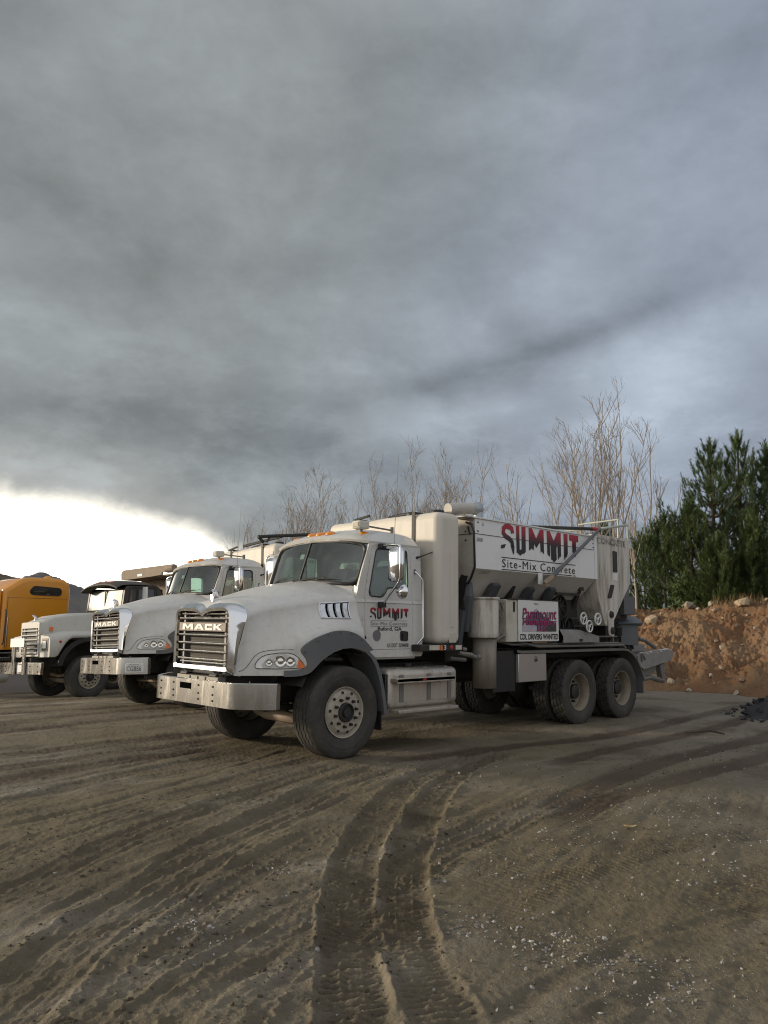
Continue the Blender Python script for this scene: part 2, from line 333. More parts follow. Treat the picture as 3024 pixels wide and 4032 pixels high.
M['dump'] = mat('weathered_brown_dump_body', (0.27, 0.21, 0.155), 0.75, dirt=[(3, 0.4, 0.75, 0.6, (0.36, 0.30, 0.23)), (12, 0.5, 0.8, 0.5, (0.15, 0.10, 0.07), (1, 1, 0.3))])
M['galv'] = mat('galvanised_plate', (0.40, 0.44, 0.46), 0.45, 0.4, dirt=[(4, 0.4, 0.8, 0.5, (0.36, 0.40, 0.42))])
M['plate'] = mat('dull_bronze_plate', (0.14, 0.10, 0.075), 0.5, 0.0)
M['sunwhite'] = mat('pale_silver_white', (0.72, 0.74, 0.70), 0.4)
def glass(name, tint, refl=0.06, rough=0.03):
    m = bpy.data.materials.new(name); m.use_nodes = True; t = NT(m.node_tree); m.node_tree.nodes.clear()
    tr = t.n('ShaderNodeBsdfTransparent', inp={0: (*tint, 1)}); gl = t.n('ShaderNodeBsdfGlossy', inp={0: (1, 1, 1, 1)}); gl.inputs['Roughness'].default_value = rough
    df = t.n('ShaderNodeBsdfDiffuse', inp={0: (0.36, 0.42, 0.39, 1)})
    tc = t.n('ShaderNodeTexCoord').outputs['Object']
    fr = t.n('ShaderNodeFresnel'); bf = t.n('ShaderNodeNewGeometry').outputs['Backfacing']; t.put(fr.inputs[0], t.m('MULTIPLY_ADD', bf, -0.8333, 1.5))
    mx = t.n('ShaderNodeMixShader'); t.put(mx.inputs[0], t.m('ADD', fr.outputs[0], refl)); t.put(mx.inputs[1], tr.outputs[0]); t.put(mx.inputs[2], gl.outputs[0])
    m2 = t.n('ShaderNodeMixShader'); t.put(m2.inputs[0], t.m('MULTIPLY_ADD', t.sm(t.noise(tc, 4.0, 5), 0.35, 0.8), 0.08, 0.02)); t.put(m2.inputs[1], mx.outputs[0]); t.put(m2.inputs[2], df.outputs[0])
    o = t.n('ShaderNodeOutputMaterial'); t.put(o.inputs[0], m2.outputs[0]); return m
M['glass'] = glass('tinted_glass', (0.46, 0.60, 0.54), 0.09); M['lens'] = glass('clear_lamp_lens', (0.92, 0.92, 0.9), 0.03); M['darkglass'] = glass('dark_glass', (0.12, 0.13, 0.13), 0.05)
def grad(name, top, bot):
    m = bpy.data.materials.new(name); m.use_nodes = True; t = NT(m.node_tree); b = m.node_tree.nodes['Principled BSDF']
    g = t.n('ShaderNodeTexCoord').outputs['Generated']; z = t.dot(g, (0, 0, 1))
    t.put(b.inputs['Base Color'], t.mix(t.sm(z, 0.48, 0.98), bot, top)); b.inputs['Roughness'].default_value = 0.4; return m
M['summit'] = grad('red_to_black_vinyl', (0.40, 0.010, 0.03), (0.012, 0.010, 0.011))

# ------------------------------------------------------------------ lettering
def text(name, s, o, u, v, w, h, m, parent, depth=0.003, bold=0.0, shear=0.0, space=1.0):
    """word s set in a rectangle w x h whose lower-left corner is o, along u (reading) and v (up)"""
    c = bpy.data.curves.new('lettering', 'FONT'); c.body = s; c.size = 1; c.offset = bold; c.shear = shear; c.space_character = space; c.resolution_u = 3
    ob = bpy.data.objects.new('lettering_source', c); me = bpy.data.meshes.new_from_object(ob)
    vs = [q.co.copy() for q in me.vertices]; fs = [tuple(p.vertices) for p in me.polygons]
    bpy.data.objects.remove(ob); bpy.data.curves.remove(c); bpy.data.meshes.remove(me)
    x0, x1 = min(q.x for q in vs), max(q.x for q in vs); y0, y1 = min(q.y for q in vs), max(q.y for q in vs)
    O, U, V = Vector(o), Vector(u).normalized(), Vector(v).normalized(); N = U.cross(V)
    P = [O + U * ((q.x - x0) / (x1 - x0) * w) + V * ((q.y - y0) / (y1 - y0) * h) + N * depth for q in vs]
    return MB().add(P, fs).build(name, m, parent, smooth=0)
def stroke(mb, pts, w, fn):
    """thick 2-D polyline with mitred joints, mapped to 3-D by fn"""
    n = len(pts); L = []; Rr = []
    for i in range(n):
        a = Vector(pts[max(i - 1, 0)]); b = Vector(pts[i]); c = Vector(pts[min(i + 1, n - 1)])
        d1 = (b - a).normalized() if i else (c - b).normalized(); d2 = (c - b).normalized() if i < n - 1 else d1
        nn = Vector((-(d1 + d2).y, (d1 + d2).x)); nn = nn.normalized() if nn.length > 1e-6 else Vector((-d1.y, d1.x))
        k = min(2.0, 1 / max(0.35, nn.dot(Vector((-d1.y, d1.x))))); L.append(b + nn * w / 2 * k); Rr.append(b - nn * w / 2 * k)
    mb.add([fn(*p) for p in L + Rr], [(i, i + 1, n + i + 1, n + i) for i in range(n - 1)])
def summit(name, x0, w, ztop, y, parent):
    k = 0.237
    def fn(u, q): return (x0 + u * w, y, ztop - q * w)
    mb = MB()
    stroke(mb, [(0.135, 0.062), (0.128, 0.030), (0.10, 0.018), (0.055, 0.018), (0.030, 0.034), (0.026, 0.066), (0.05, 0.088), (0.098, 0.104), (0.128, 0.125), (0.135, 0.16)], 0.036, fn)
    mb.panel([[(0.112, 0.15), (0.155, 0.15), (0.152, 0.205), (0.142, 0.215)]], fn)
    mb.panel([[(0.0, 0.155), (0.055, 0.145), (0.04, 0.172), (0.0, 0.182)]], fn)
    mb.panel([[(0.178, 0.002), (0.216, 0.002), (0.218, 0.175), (0.243, 0.168), (0.246, 0.002), (0.292, 0.002), (0.292, 0.182), (0.272, 0.20), (0.262, 0.196), (0.225, 0.215), (0.19, 0.195), (0.183, 0.203)]], fn)
    mb.panel([[(0.335, 0.003), (0.372, 0.003), (0.425, 0.075), (0.478, 0.003), (0.522, 0.003), (0.524, 0.185), (0.497, 0.165), (0.482, 0.176), (0.478, 0.092), (0.428, 0.145), (0.396, 0.112), (0.392, 0.166), (0.366, 0.150), (0.352, 0.162), (0.335, 0.17)]], fn)
    mb.panel([[(0.565, 0.004), (0.605, 0.004), (0.655, 0.075), (0.708, 0.004), (0.752, 0.004), (0.752, 0.192), (0.735, 0.185), (0.722, 0.212), (0.71, 0.205), (0.706, 0.10), (0.69, 0.125), (0.692, 0.215), (0.655, 0.237), (0.632, 0.217), (0.62, 0.224), (0.614, 0.11), (0.604, 0.10), (0.604, 0.20), (0.57, 0.18)]], fn)
    mb.panel([[(0.795, 0.005), (0.848, 0.005), (0.846, 0.155), (0.832, 0.188), (0.822, 0.18), (0.805, 0.207), (0.795, 0.20)]], fn)
    mb.panel([[(0.872, 0.005), (1.0, 0.005), (1.0, 0.052), (0.985, 0.058), (0.966, 0.052), (0.968, 0.158), (0.955, 0.178), (0.94, 0.152), (0.915, 0.14), (0.913, 0.052), (0.872, 0.052)]], fn)
    return mb.build(name, M['summit'], parent, smooth=0)
# ================================================================== terrain
def vnoise(x, y, seed=0):
    xi, yi = np.floor(x).astype(np.int64), np.floor(y).astype(np.int64); fx_, fy_ = x - xi, y - yi
    fx_ = fx_ * fx_ * (3 - 2 * fx_); fy_ = fy_ * fy_ * (3 - 2 * fy_)
    def h(a, b):
        n = (a * 374761393 + b * 668265263 + seed * 144269504) & 0x7fffffff
        n = ((n ^ (n >> 13)) * 1274126177) & 0x7fffffff
        return ((n ^ (n >> 16)) & 0xffff) / 65535.0
    return (h(xi, yi) * (1 - fx_) + h(xi + 1, yi) * fx_) * (1 - fy_) + (h(xi, yi + 1) * (1 - fx_) + h(xi + 1, yi + 1) * fx_) * fy_
def fbm(x, y, o=4, seed=0, g=0.5):
    a, s, tot = 1.0, 0.0, 0.0
    for i in range(o):
        s = s + a * (vnoise(x * 2 ** i + 17.3 * i, y * 2 ** i - 9.1 * i, seed + i) - .5); tot += a; a *= g
    return s / tot * 2
def base_z(x, y):
    return -.062 * np.where(y > 4.4, np.log1p(np.exp(np.clip((y - 5.3) * 2.0, -40, 40))) / 2.0, np.log1p(np.exp(np.clip((y - 5.3) * 2.0, -40, 40))) / 2.0)
# wheel tracks pressed into the mud: path, width, depth, tread kind
TRACKS = [
    ([(1.9, -1.85), (.5, -2.22), (-.53, -2.66), (-1.74, -3.50), (-2.52, -4.15), (-3.02, -4.66), (-3.36, -5.05), (-3.75, -5.5), (-4.2, -6.1), (-4.8, -7.2)], .30, .050, 'lug'),
    ([(2.2, -2.05), (.85, -2.38), (-.35, -3.0), (-1.40, -3.72), (-2.25, -4.38), (-2.80, -4.90), (-3.18, -5.30), (-3.52, -5.75), (-3.9, -6.4), (-4.4, -7.4)], .28, .048, 'lug'),
    ([(9.5, -3.2), (6.1, -3.72), (3.0, -3.76), (.84, -3.98), (-.4, -4.3)], .34, .045, 'mud'),
    ([(9.0, -4.4), (4.0, -4.42), (1.7, -4.36), (.36, -4.34), (-.8, -4.6)], .34, .045, 'mud'),
    ([(-6.5, -4.6), (-4.6, -3.43), (-4.0, -3.02), (-2.8, -2.32), (-1.14, -1.69), (.5, -1.1)], .30, .032, 'rib'),
    ([(-6.8, -4.0), (-5.0, -2.9), (-4.2, -2.45), (-3.0, -1.85), (-1.3, -1.25), (.2, -.8)], .30, .026, 'rib'),
    ([(-6.5, -6.2), (-5.0, -4.72), (-4.38, -4.17), (-3.85, -3.84), (-2.81, -3.06), (-1.2, -2.23), (.3, -1.7)], .42, .050, 'rib'),
    ([(-6.4, -7.0), (-5.2, -5.5), (-4.6, -4.85), (-3.9, -4.35), (-2.9, -3.75), (-1.9, -3.2)], .26, .022, 'zig'),
    ([(-5.3, -5.9), (-4.75, -5.25), (-3.73, -4.78), (-3.24, -4.66), (-2.2, -4.45), (-.72, -4.12), (.6, -3.9)], .46, .024, 'zig'),
    ([(-4.9, -6.6), (-4.5, -6.0), (-4.0, -5.5), (-3.45, -5.2)], .40, .025, 'zig'),
    ([(-2.9, -4.75), (-2.04, -4.40), (-1.3, -4.25), (-.5, -4.10)], .40, .035, 'zig'),
    ([(-7, .2), (-3.3, .72), (-1.6, .92), (0, 1.2), (4, 1.3)], .30, .03, 'mud'),
    ([(-8, 1.2), (-3.5, 1.5), (-1.2, 1.65), (2, 1.9)], .30, .025, 'mud'),
    ([(-8, -1.6), (-4.5, -1.1), (-2.5, -.45), (-.2, .0)], .30, .03, 'rib'),
    ([(-9, -.4), (-4.8, -.2), (-2.6, .25), (-.6, .5)], .32, .03, 'mud'),
    ([(-9, 3.2), (-4, 3.4), (0, 3.8), (4, 4.0)], .32, .03, 'mud'), ([(-9, 4.6), (-4, 4.6), (0, 4.9), (4, 5.2)], .32, .03, 'mud'),
    ([(-9, 7.0), (-4, 6.6), (0, 6.2), (3, 6.3)], .32, .03, 'mud'), ([(-10, 9), (-4, 8.6), (0, 8.4), (5, 8.8)], .4, .04, 'mud'),
    ([(-10, 11.3), (-4, 10.8), (0, 10.6), (5, 10.8)], .4, .04, 'mud'),
    ([(-2.9, -5.6), (-2.2, -5.35), (-1.4, -5.35), (-.3, -5.5), (.8, -5.9)], .34, .008, 'lug'), ([(-2.4, -5.0), (-1.6, -4.9), (-.6, -4.95)], .34, .008, 'lug'), ([(-1.9, -6.4), (-1.2, -6.2), (-.2, -6.3)], .34, .008, 'lug'),
    ([(12, -1.6), (7, -2.0), (4, -2.2), (1.5, -1.75), (.2, -1.5)], .3, .03, 'mud'),
    ([(12, -2.4), (8, -2.7), (4.5, -2.9), (1.5, -3.0)], .3, .02, 'mud'),
]
def px_ground(*pts):
    out = []
    for px, py in pts:
        d = FWD + RIGHT * ((px - 829.5) / 1661.2) + UP * ((1106 - py) / 1661.2); q = CAM + d * (-CAM.z / d.z); out.append((q.x, q.y))
    return out
for L_ in (((-60, 1985), (150, 1878), (400, 1764), (640, 1684), (770, 1640)), ((-60, 2070), (180, 1935), (400, 1830), (640, 1720), (780, 1668)), ((-60, 2160), (120, 2030), (330, 1895), (560, 1790), (760, 1690)),
           ((-40, 2260), (180, 2060), (360, 1925), (600, 1790), (800, 1690)), ((20, 2260), (230, 2060), (420, 1920), (640, 1800)), ((200, 2260), (420, 2090), (600, 1985), (690, 1940)), ((320, 2260), (520, 2110), (690, 2010)),
           ((430, 2260), (600, 2130), (690, 2075)), ((-60, 1800), (250, 1730), (520, 1650), (640, 1610)), ((-60, 1720), (220, 1668), (480, 1610)), ((-60, 1640), (200, 1610), (430, 1580)), ((-60, 1590), (200, 1568), (420, 1553)),
           ((-60, 1545), (150, 1532), (330, 1522)), ((930, 1830), (1020, 1790), (1110, 1757)), ((925, 1800), (1000, 1770), (1090, 1738)), ((940, 1770), (1010, 1745), (1080, 1722)), ((1000, 2260), (1200, 2120), (1450, 2010), (1700, 1950)), ((1150, 2280), (1380, 2150), (1700, 2060))):
    TRACKS.append((px_ground(*L_), .075, .030, 'line'))
def smooth_path(p):
    P = [np.array(q, float) for q in p]; P = [2 * P[0] - P[1]] + P + [2 * P[-1] - P[-2]]; out = []
    for i in range(1, len(P) - 2):
        for k in range(6):
            u = k / 6; out.append(.5 * (2 * P[i] + (P[i + 1] - P[i - 1]) * u + (2 * P[i - 1] - 5 * P[i] + 4 * P[i + 1] - P[i + 2]) * u * u + (3 * P[i] - P[i - 1] - 3 * P[i + 1] + P[i + 2]) * u ** 3))
    out.append(P[-2]); return np.array(out)
def ground_height(x, y, fine=True):
    """returns height and a 'wet churned mud' mask"""
    z = base_z(x, y); r = np.hypot(x + 6.3, y + 8.3)
    z = z + .03 * fbm(x * .35, y * .35, 3, 5)
    wet = np.zeros_like(x); trk = np.zeros_like(x)
    if not fine: return z, wet, trk
    z = z + .018 * fbm(x * 1.6, y * 1.6, 3, 11) + .004 * fbm(x * 7, y * 7, 3, 23) + .003 * fbm(x * 24, y * 24, 3, 41)
    cl = np.clip(fbm(x * .55 + 3, y * .55, 3, 71) * 1.6 + .15, 0, 1)                 # lumpy, kicked-up patches
    rgh = np.clip(.55 + 1.2 * fbm(x * .8, y * .8, 3, 73), .15, 1.3)
    z = z + rgh * (.004 * np.abs(fbm(x * 6, y * 6, 4, 61)) + .0035 * fbm(x * 38, y * 38, 3, 63)) + .004 * np.maximum(fbm(x * 15, y * 15, 3, 67), 0) * (.3 + cl)
    z = z + cl * (.007 * np.abs(fbm(x * 11, y * 11, 3, 57)) + .006 * np.maximum(fbm(x * 30, y * 30, 2, 91), 0))
    # faint parallel scrapes left by earlier traffic, roughly across the yard
    su = x * .28 - y * .96; sv = x * .96 + y * .28
    z = z +   .010 * fbm(su * 3.2, sv * .22, 3, 131) + .008 * fbm(su * 9, sv * .5, 2, 137)
    for ti, (path, w, dep, kind) in enumerate(TRACKS):
        P = smooth_path(path); lo, hi = P.min(0) - .8, P.max(0) + .8
        sel = np.nonzero((x > lo[0]) & (x < hi[0]) & (y > lo[1]) & (y < hi[1]))[0]
        if not len(sel): continue
        X, Y = x[sel], y[sel]; best = np.full(len(sel), 1e9); lat = np.zeros(len(sel)); arc = np.zeros(len(sel)); L = 0.0; TL = np.hypot(*(np.diff(P, axis=0).T)).sum()
        for a, b in zip(P[:-1], P[1:]):
            d = b - a; l = math.hypot(*d); ux, uy = d / l; t_ = np.clip((X - a[0]) * ux + (Y - a[1]) * uy, 0, l)
            qx, qy = X - a[0] - ux * t_, Y - a[1] - uy * t_; dd = qx * qx + qy * qy; m_ = dd < best
            best[m_] = dd[m_]; lat[m_] = (qx * -uy + qy * ux)[m_]; arc[m_] = L + t_[m_]; L += l
        d = np.abs(lat); wob = .018 * fbm(arc * 5, arc * 0 + ti * 3.3, 3, 201 + ti); hw = w / 2 + wob
        near = d < hw + .35
        fade = np.clip(arc / .5, 0, 1) * np.clip((TL - arc) / .5, 0, 1) * (.55 + .45 * np.clip(.5 + 1.3 * fbm(arc * .8, arc * 0 + ti, 2, 301 + ti), 0, 1))
        ins = 1 / (1 + np.exp(np.clip((d - hw) / .012, -30, 30)))
        s = lat / (w / 2)
        lum = fbm(arc * 9, lat * 9, 3, 401 + ti)
        berm = np.exp(-((d - hw - .028) / .016) ** 2) * np.clip(.30 + 1.5 * lum, 0, 1.1) * dep * .75
        if kind == 'line': tr = .004 * lum
        elif kind == 'lug': tr = (.0075 + .006 * lum) * np.clip(np.sin(6.2832 * (arc / .052 + .35 * np.abs(s) + .4 * lum)) * 1.8, -1, 1) + .007 * np.exp(-((np.abs(s) - .36) / .08) ** 2) * (.4 + lum) + .006 * lum
        elif kind == 'rib':
            u_ = (lat + .008 * np.sin(arc * 40) + .006 * lum) / .085; tr = .010 * np.exp(-((u_ - np.round(u_)) * .085 / .013) ** 2) * (.5 + lum) - .003
        elif kind == 'zig':
            u_ = (lat + .012 * np.sin(arc * 62) + .008 * lum) / .115; tr = .013 * np.exp(-((u_ - np.round(u_)) * .115 / .013) ** 2) * (.6 + lum) - .003
        else: tr = .012 * fbm(arc * 3, lat * 18, 3, 501 + ti) + .006 * np.sin(6.2832 * arc / .12) * (lum > .1)
        mainf = 1.0 if ti < 2 else .62
        dz = mainf * ins * (-dep * .62 + tr * 1.35 * (.6 + .9 * np.clip(lum + .5, 0, 1))) + berm * (.85 if ti < 2 else .45)
        z[sel] += np.where(near, dz * fade, 0)
        trk[sel] = np.maximum(trk[sel], np.where(near, ins * fade * (1.0 if ti < 2 else .75), 0))
        if kind == 'mud': wet[sel] = np.maximum(wet[sel], np.where(near, ins * fade, 0))
    return z, wet, trk
# flatten the ground under every wheel so that the tyres stand on it
FLAT = [(0, -1.0), (0, 1.0), (5.12, -1.05), (6.51, -1.05), (5.12, 1.05), (6.51, 1.05)]
def make_ground():
    fa = math.atan2(FWD.y, FWD.x); c0 = np.array([CAM.x, CAM.y])
    dense = np.radians(np.linspace(-33, 33, 900)); rest = np.radians(np.linspace(33, 327, 70)[1:-1]); ang = fa + np.concatenate([dense, rest])
    inv = np.linspace(1 / 2.4, 1 / 26.0, 640); rad = np.concatenate([[.4, 1.0, 1.7], 1 / inv, np.geomspace(27, 3500, 46)])
    nd = len(dense); A, R_ = np.meshgrid(ang, rad); X = c0[0] + R_ * np.cos(A); Y = c0[1] + R_ * np.sin(A)
    Z = np.zeros_like(X); Wt = np.zeros_like(X); Tk = np.zeros_like(X)
    fine = np.zeros(X.shape, bool); fine[:, :] = R_ < 27
    zf, wf, tf = ground_height(X[fine], Y[fine]); Z[fine] = zf; Wt[fine] = wf; Tk[fine] = tf
    zc = ground_height(X[~fine], Y[~fine], False)[0]; Z[~fine] = np.maximum(zc, -1.2)
    for (fx_, fy_) in FLAT:
        d = np.hypot(X - fx_, Y - fy_); k = np.clip((.55 - d) / .3, 0, 1); Z = Z * (1 - k) + k * (.004 + (Z - base_z(X, Y)) * .25)
    m, n = X.shape; co = np.stack([X, Y, Z], -1).reshape(-1, 3)
    co = np.vstack([co, [[c0[0], c0[1], 0.0]]])
    i = np.arange(m - 1)[:, None]; j = np.arange(n)[None, :]; jn = (j + 1) % n
    q = np.stack([i * n + j + 0 * jn, i * n + jn + 0 * j, (i + 1) * n + jn, (i + 1) * n + j], -1).reshape(-1, 4)
    me = bpy.data.meshes.new('ground'); cen = m * n
    nt = n; tri = np.stack([np.full(n, cen), np.arange(n), (np.arange(n) + 1) % n], -1)
    nl = q.size + tri.size
    me.vertices.add(len(co)); me.vertices.foreach_set('co', co.ravel().astype(np.float32))
    me.loops.add(nl); me.loops.foreach_set('vertex_index', np.concatenate([q.ravel(), tri.ravel()]).astype(np.int32))
    st = np.concatenate([np.arange(len(q)) * 4, q.size + np.arange(len(tri)) * 3]).astype(np.int32)
    me.polygons.add(len(st)); me.polygons.foreach_set('loop_start', st)
    me.update(calc_edges=True); me.shade_smooth()
    at_ = me.attributes.new('wet', 'FLOAT', 'POINT'); at_.data.foreach_set('value', np.concatenate([Wt.ravel(), [0.0]]).astype(np.float32))
    at_ = me.attributes.new('track', 'FLOAT', 'POINT'); at_.data.foreach_set('value', np.concatenate([Tk.ravel(), [0.0]]).astype(np.float32))
    o = bpy.data.objects.new('ground', me); S.collection.objects.link(o); tag(o, None, None, None, 'structure')
    m_ = bpy.data.materials.new('trampled_mud'); m_.use_nodes = True; t = NT(m_.node_tree); b = m_.node_tree.nodes['Principled BSDF']
    P = t.n('ShaderNodeTexCoord').outputs['Object']
    at2 = t.n('ShaderNodeAttribute', attribute_name='wet').outputs['Fac']
    big = t.noise(P, .35, 4, .55, .4); mid = t.noise(P, 1.7, 5, .6); fin = t.noise(P, 14, 6, .65); gr = t.noise(P, 60, 4, .7)
    st_ = t.n('ShaderNodeMapping'); t.put(st_.inputs[0], P); st_.inputs['Rotation'].default_value = (0, 0, -1.28); st_.inputs[3].default_value = (.25, 2.2, 1); strk = t.noise(st_.outputs[0], 1.0, 6, .6, .3)
    col = t.mix(t.sm(big, .36, .64), (.158, .130, .080), (.172, .147, .104))
    col = t.mix(t.m('MULTIPLY', t.sm(mid, .48, .72), .55), col, (.088, .074, .049))
    # pale, dried crust with crushed stone towards the right and in streaks
    gx = t.dot(P, tuple(RH)); crust = t.m('MULTIPLY', t.sm(strk, .50, .70), t.sm(big, .42, .60))
    col = t.mix(t.m('MULTIPLY', crust, .75), col, (.275, .24, .185))
    dusty = t.m('MULTIPLY', t.sm(t.noise(st_.outputs[0], .55, 3, .5, .2), .56, .66), t.sm(fin, .35, .55)); col = t.mix(t.m('MULTIPLY', dusty, .7), col, (.32, .285, .225))
    greyr = t.sm(t.m('MULTIPLY_ADD', t.m('SUBTRACT', mid, .5), 5.0, gx), 3.0, 7.0)
    col = t.mix(t.m('MULTIPLY', greyr, .65), col, (.225, .202, .165))
    at3 = t.n('ShaderNodeAttribute', attribute_name='track').outputs['Fac']; col = t.mix(t.m('MULTIPLY', t.m('MULTIPLY', at3, .75), t.sm(mid, .3, .5)), col, (.090, .072, .046))
    dmp = t.m('MULTIPLY', t.sm(t.noise(P, .8, 5, .6, .5), .50, .66), .6); col = t.mix(dmp, col, (.080, .063, .040)); col = t.mix(t.m('MULTIPLY', at2, .85), col, (.070, .045, .028))
    col = t.mix(t.m('MULTIPLY', t.sm(fin, .50, .72), .45), col, (.062, .052, .038))
    col = t.mix(t.m('MULTIPLY', t.sm(gr, .60, .72), .38), col, (.30, .27, .23))
    t.put(b.inputs['Base Color'], col); t.put(b.inputs['Roughness'], t.m('MULTIPLY_ADD', at2, -.2, .88)); b.inputs['Specular IOR Level'].default_value = .25
    bn = t.n('ShaderNodeBump'); bn.inputs['Strength'].default_value = 1.0; bn.inputs['Distance'].default_value = .020
    t.put(bn.inputs['Height'], t.m('ADD', t.m('MULTIPLY', fin, 1.0), t.m('MULTIPLY', gr, .55))); t.put(b.inputs['Normal'], bn.outputs[0])
    me.materials.append(m_)
    return o
make_ground()
def gz(x, y):
    return float(ground_height(np.array([float(x)]), np.array([float(y)]))[0][0])

def soil(name, cols, scale, rough=.92, bumpd=.03):
    m_ = bpy.data.materials.new(name); m_.use_nodes = True; t = NT(m_.node_tree); b = m_.node_tree.nodes['Principled BSDF']
    P = t.n('ShaderNodeTexCoord').outputs['Object']
    a, c, d = t.noise(P, scale * .3, 5, .6, .4), t.noise(P, scale, 6, .65), t.noise(P, scale * 6, 5, .7)
    col = t.mix(t.sm(a, .36, .64), cols[0], cols[1]); col = t.mix(t.m('MULTIPLY', t.sm(c, .5, .72), .65), col, cols[2]); col = t.mix(t.m('MULTIPLY', t.sm(d, .60, .70), .55), col, cols[3])
    t.put(b.inputs['Base Color'], col); b.inputs['Roughness'].default_value = rough; b.inputs['Specular IOR Level'].default_value = .2
    bn = t.n('ShaderNodeBump'); bn.inputs['Strength'].default_value = .8; bn.inputs['Distance'].default_value = bumpd
    t.put(bn.inputs['Height'], t.m('ADD', c, t.m('MULTIPLY', d, .4))); t.put(b.inputs['Normal'], bn.outputs[0]); return m_
M['clay'] = soil('red_clay', ((.185, .100, .052), (.215, .140, .082), (.100, .062, .038), (.27, .20, .14)), 2.6, bumpd=.09)
M['greyhill'] = soil('hazy_grey_crusher_dust', ((.15, .142, .135), (.18, .165, .15), (.11, .104, .10), (.21, .19, .165)), .6)  # stockpile colours lightened to grey-brown to paint in distance haze
M['brownhill'] = soil('distant_scrub_hill', ((.14, .105, .075), (.16, .125, .09), (.09, .07, .052), (.19, .15, .11)), .5)
M['asphalt'] = soil('dark_asphalt_millings', ((.048, .048, .052), (.065, .065, .070), (.032, .032, .035), (.12, .12, .125)), 9)
M['stone'] = soil('pale_tan_rock', ((.36, .28, .19), (.42, .35, .26), (.20, .15, .10), (.50, .45, .37)), 3.0, .85, .02)
M['rubble'] = soil('dusty_rubble', ((.26, .19, .13), (.30, .25, .19), (.16, .11, .07), (.42, .38, .31)), 3.0, .9, .02)
M['stonegrey'] = soil('grey_tan_rock', ((.33, .28, .21), (.40, .36, .30), (.22, .18, .14), (.48, .44, .38)), 4.0, .85, .02)
def sheet(name, X, Y, Z, m_):
    a, b = X.shape; co = np.stack([X, Y, Z], -1).reshape(-1, 3)
    i = np.arange(a - 1)[:, None]; j = np.arange(b - 1)[None, :]
    q = np.stack([i * b + j, i * b + j + 1, (i + 1) * b + j + 1, (i + 1) * b + j], -1).reshape(-1, 4)
    me = bpy.data.meshes.new(name); me.from_pydata(co.tolist(), [], q.tolist()); me.shade_smooth(); me.materials.append(m_)
    o = bpy.data.objects.new(name, me); S.collection.objects.link(o); return o
def bank_h(x, y):
    """height of the clay bank behind the yard"""
    foot = 12.75 + .75 * fbm(y * .5, y * 0 + 2, 3, 601); crest = 16.7 + .8 * fbm(y * .35, y * 0 + 7, 3, 603) + .10 * np.maximum(-y, 0)
    u = np.clip((x - foot) / (crest - foot), 0, 1); top = 2.42 + .10 * np.clip(-y, -2, 6) * 1.9 + .16 * fbm(y * .6, x * .15, 3, 605)
    z = top * (u ** 1.05 * (1 - .20 * np.sin(np.pi * u)))
    k = np.minimum(u * 4, 1)
    z = z + k * (.50 * fbm(x * .9, y * .9, 4, 611) * (1 - .6 * (u > .99)) + .17 * fbm(x * 3.0, y * 3.0, 4, 613) + .13 * np.abs(fbm(x * 9, y * 9, 3, 617)) + .06 * fbm(x * 22, y * 22, 3, 621))
    # diagonal gullies where the fill was tipped
    z = z + k * (1 - np.clip((x - crest) / 1.5, 0, 1)) * .36 * fbm((y * .75 - z * 1.1) * 1.3, (y * .6 + z) * .35, 3, 619)
    return np.where(u <= 0, -.6, z)
yy = np.concatenate([np.linspace(-40, -7, 40), np.linspace(-6.9, 7, 460), np.linspace(7.2, 70, 90)]); xx = np.concatenate([np.linspace(12.1, 18.0, 230), np.linspace(18.2, 24, 30), np.geomspace(25, 160, 24)])
BX, BY = np.meshgrid(xx, yy); BZ = bank_h(BX, BY); tag(sheet('dirt_bank', BX, BY, BZ, M['clay']), None, None, None, 'structure')
def bz(x, y): return float(bank_h(np.array([float(x)]), np.array([float(y)]))[0])
# grey stockpile ridge far behind the parked trucks
def hill_h(u, w, H, sd):
    r = np.abs(w); h = H * np.clip(1 - r / (H * 2.3), 0, 1) ** .9 * (.80 + .45 * fbm(u * .09, u * 0, 3, sd)) + .9 * fbm(u * .35, w * .35, 4, sd + 3) + .3 * np.abs(fbm(u * 1.5, w * 1.5, 3, sd + 5))
    return h
def ridge(name, a, b, H, m_, sd):
    a, b = Vector(a), Vector(b); d = (b - a); L = d.length; d.normalize(); nrm = Vector((-d.y, d.x, 0))
    u, w = np.meshgrid(np.linspace(0, L, 320), np.linspace(-H * 2.4, H * 2.4, 110)); h = hill_h(u, w, H, sd) * np.clip(u / 6, 0, 1) * np.clip((L - u) / 6, 0, 1) - 1.2
    tag(sheet(name, a.x + d.x * u + nrm.x * w, a.y + d.y * u + nrm.y * w, h, m_), None, None, None, 'structure')
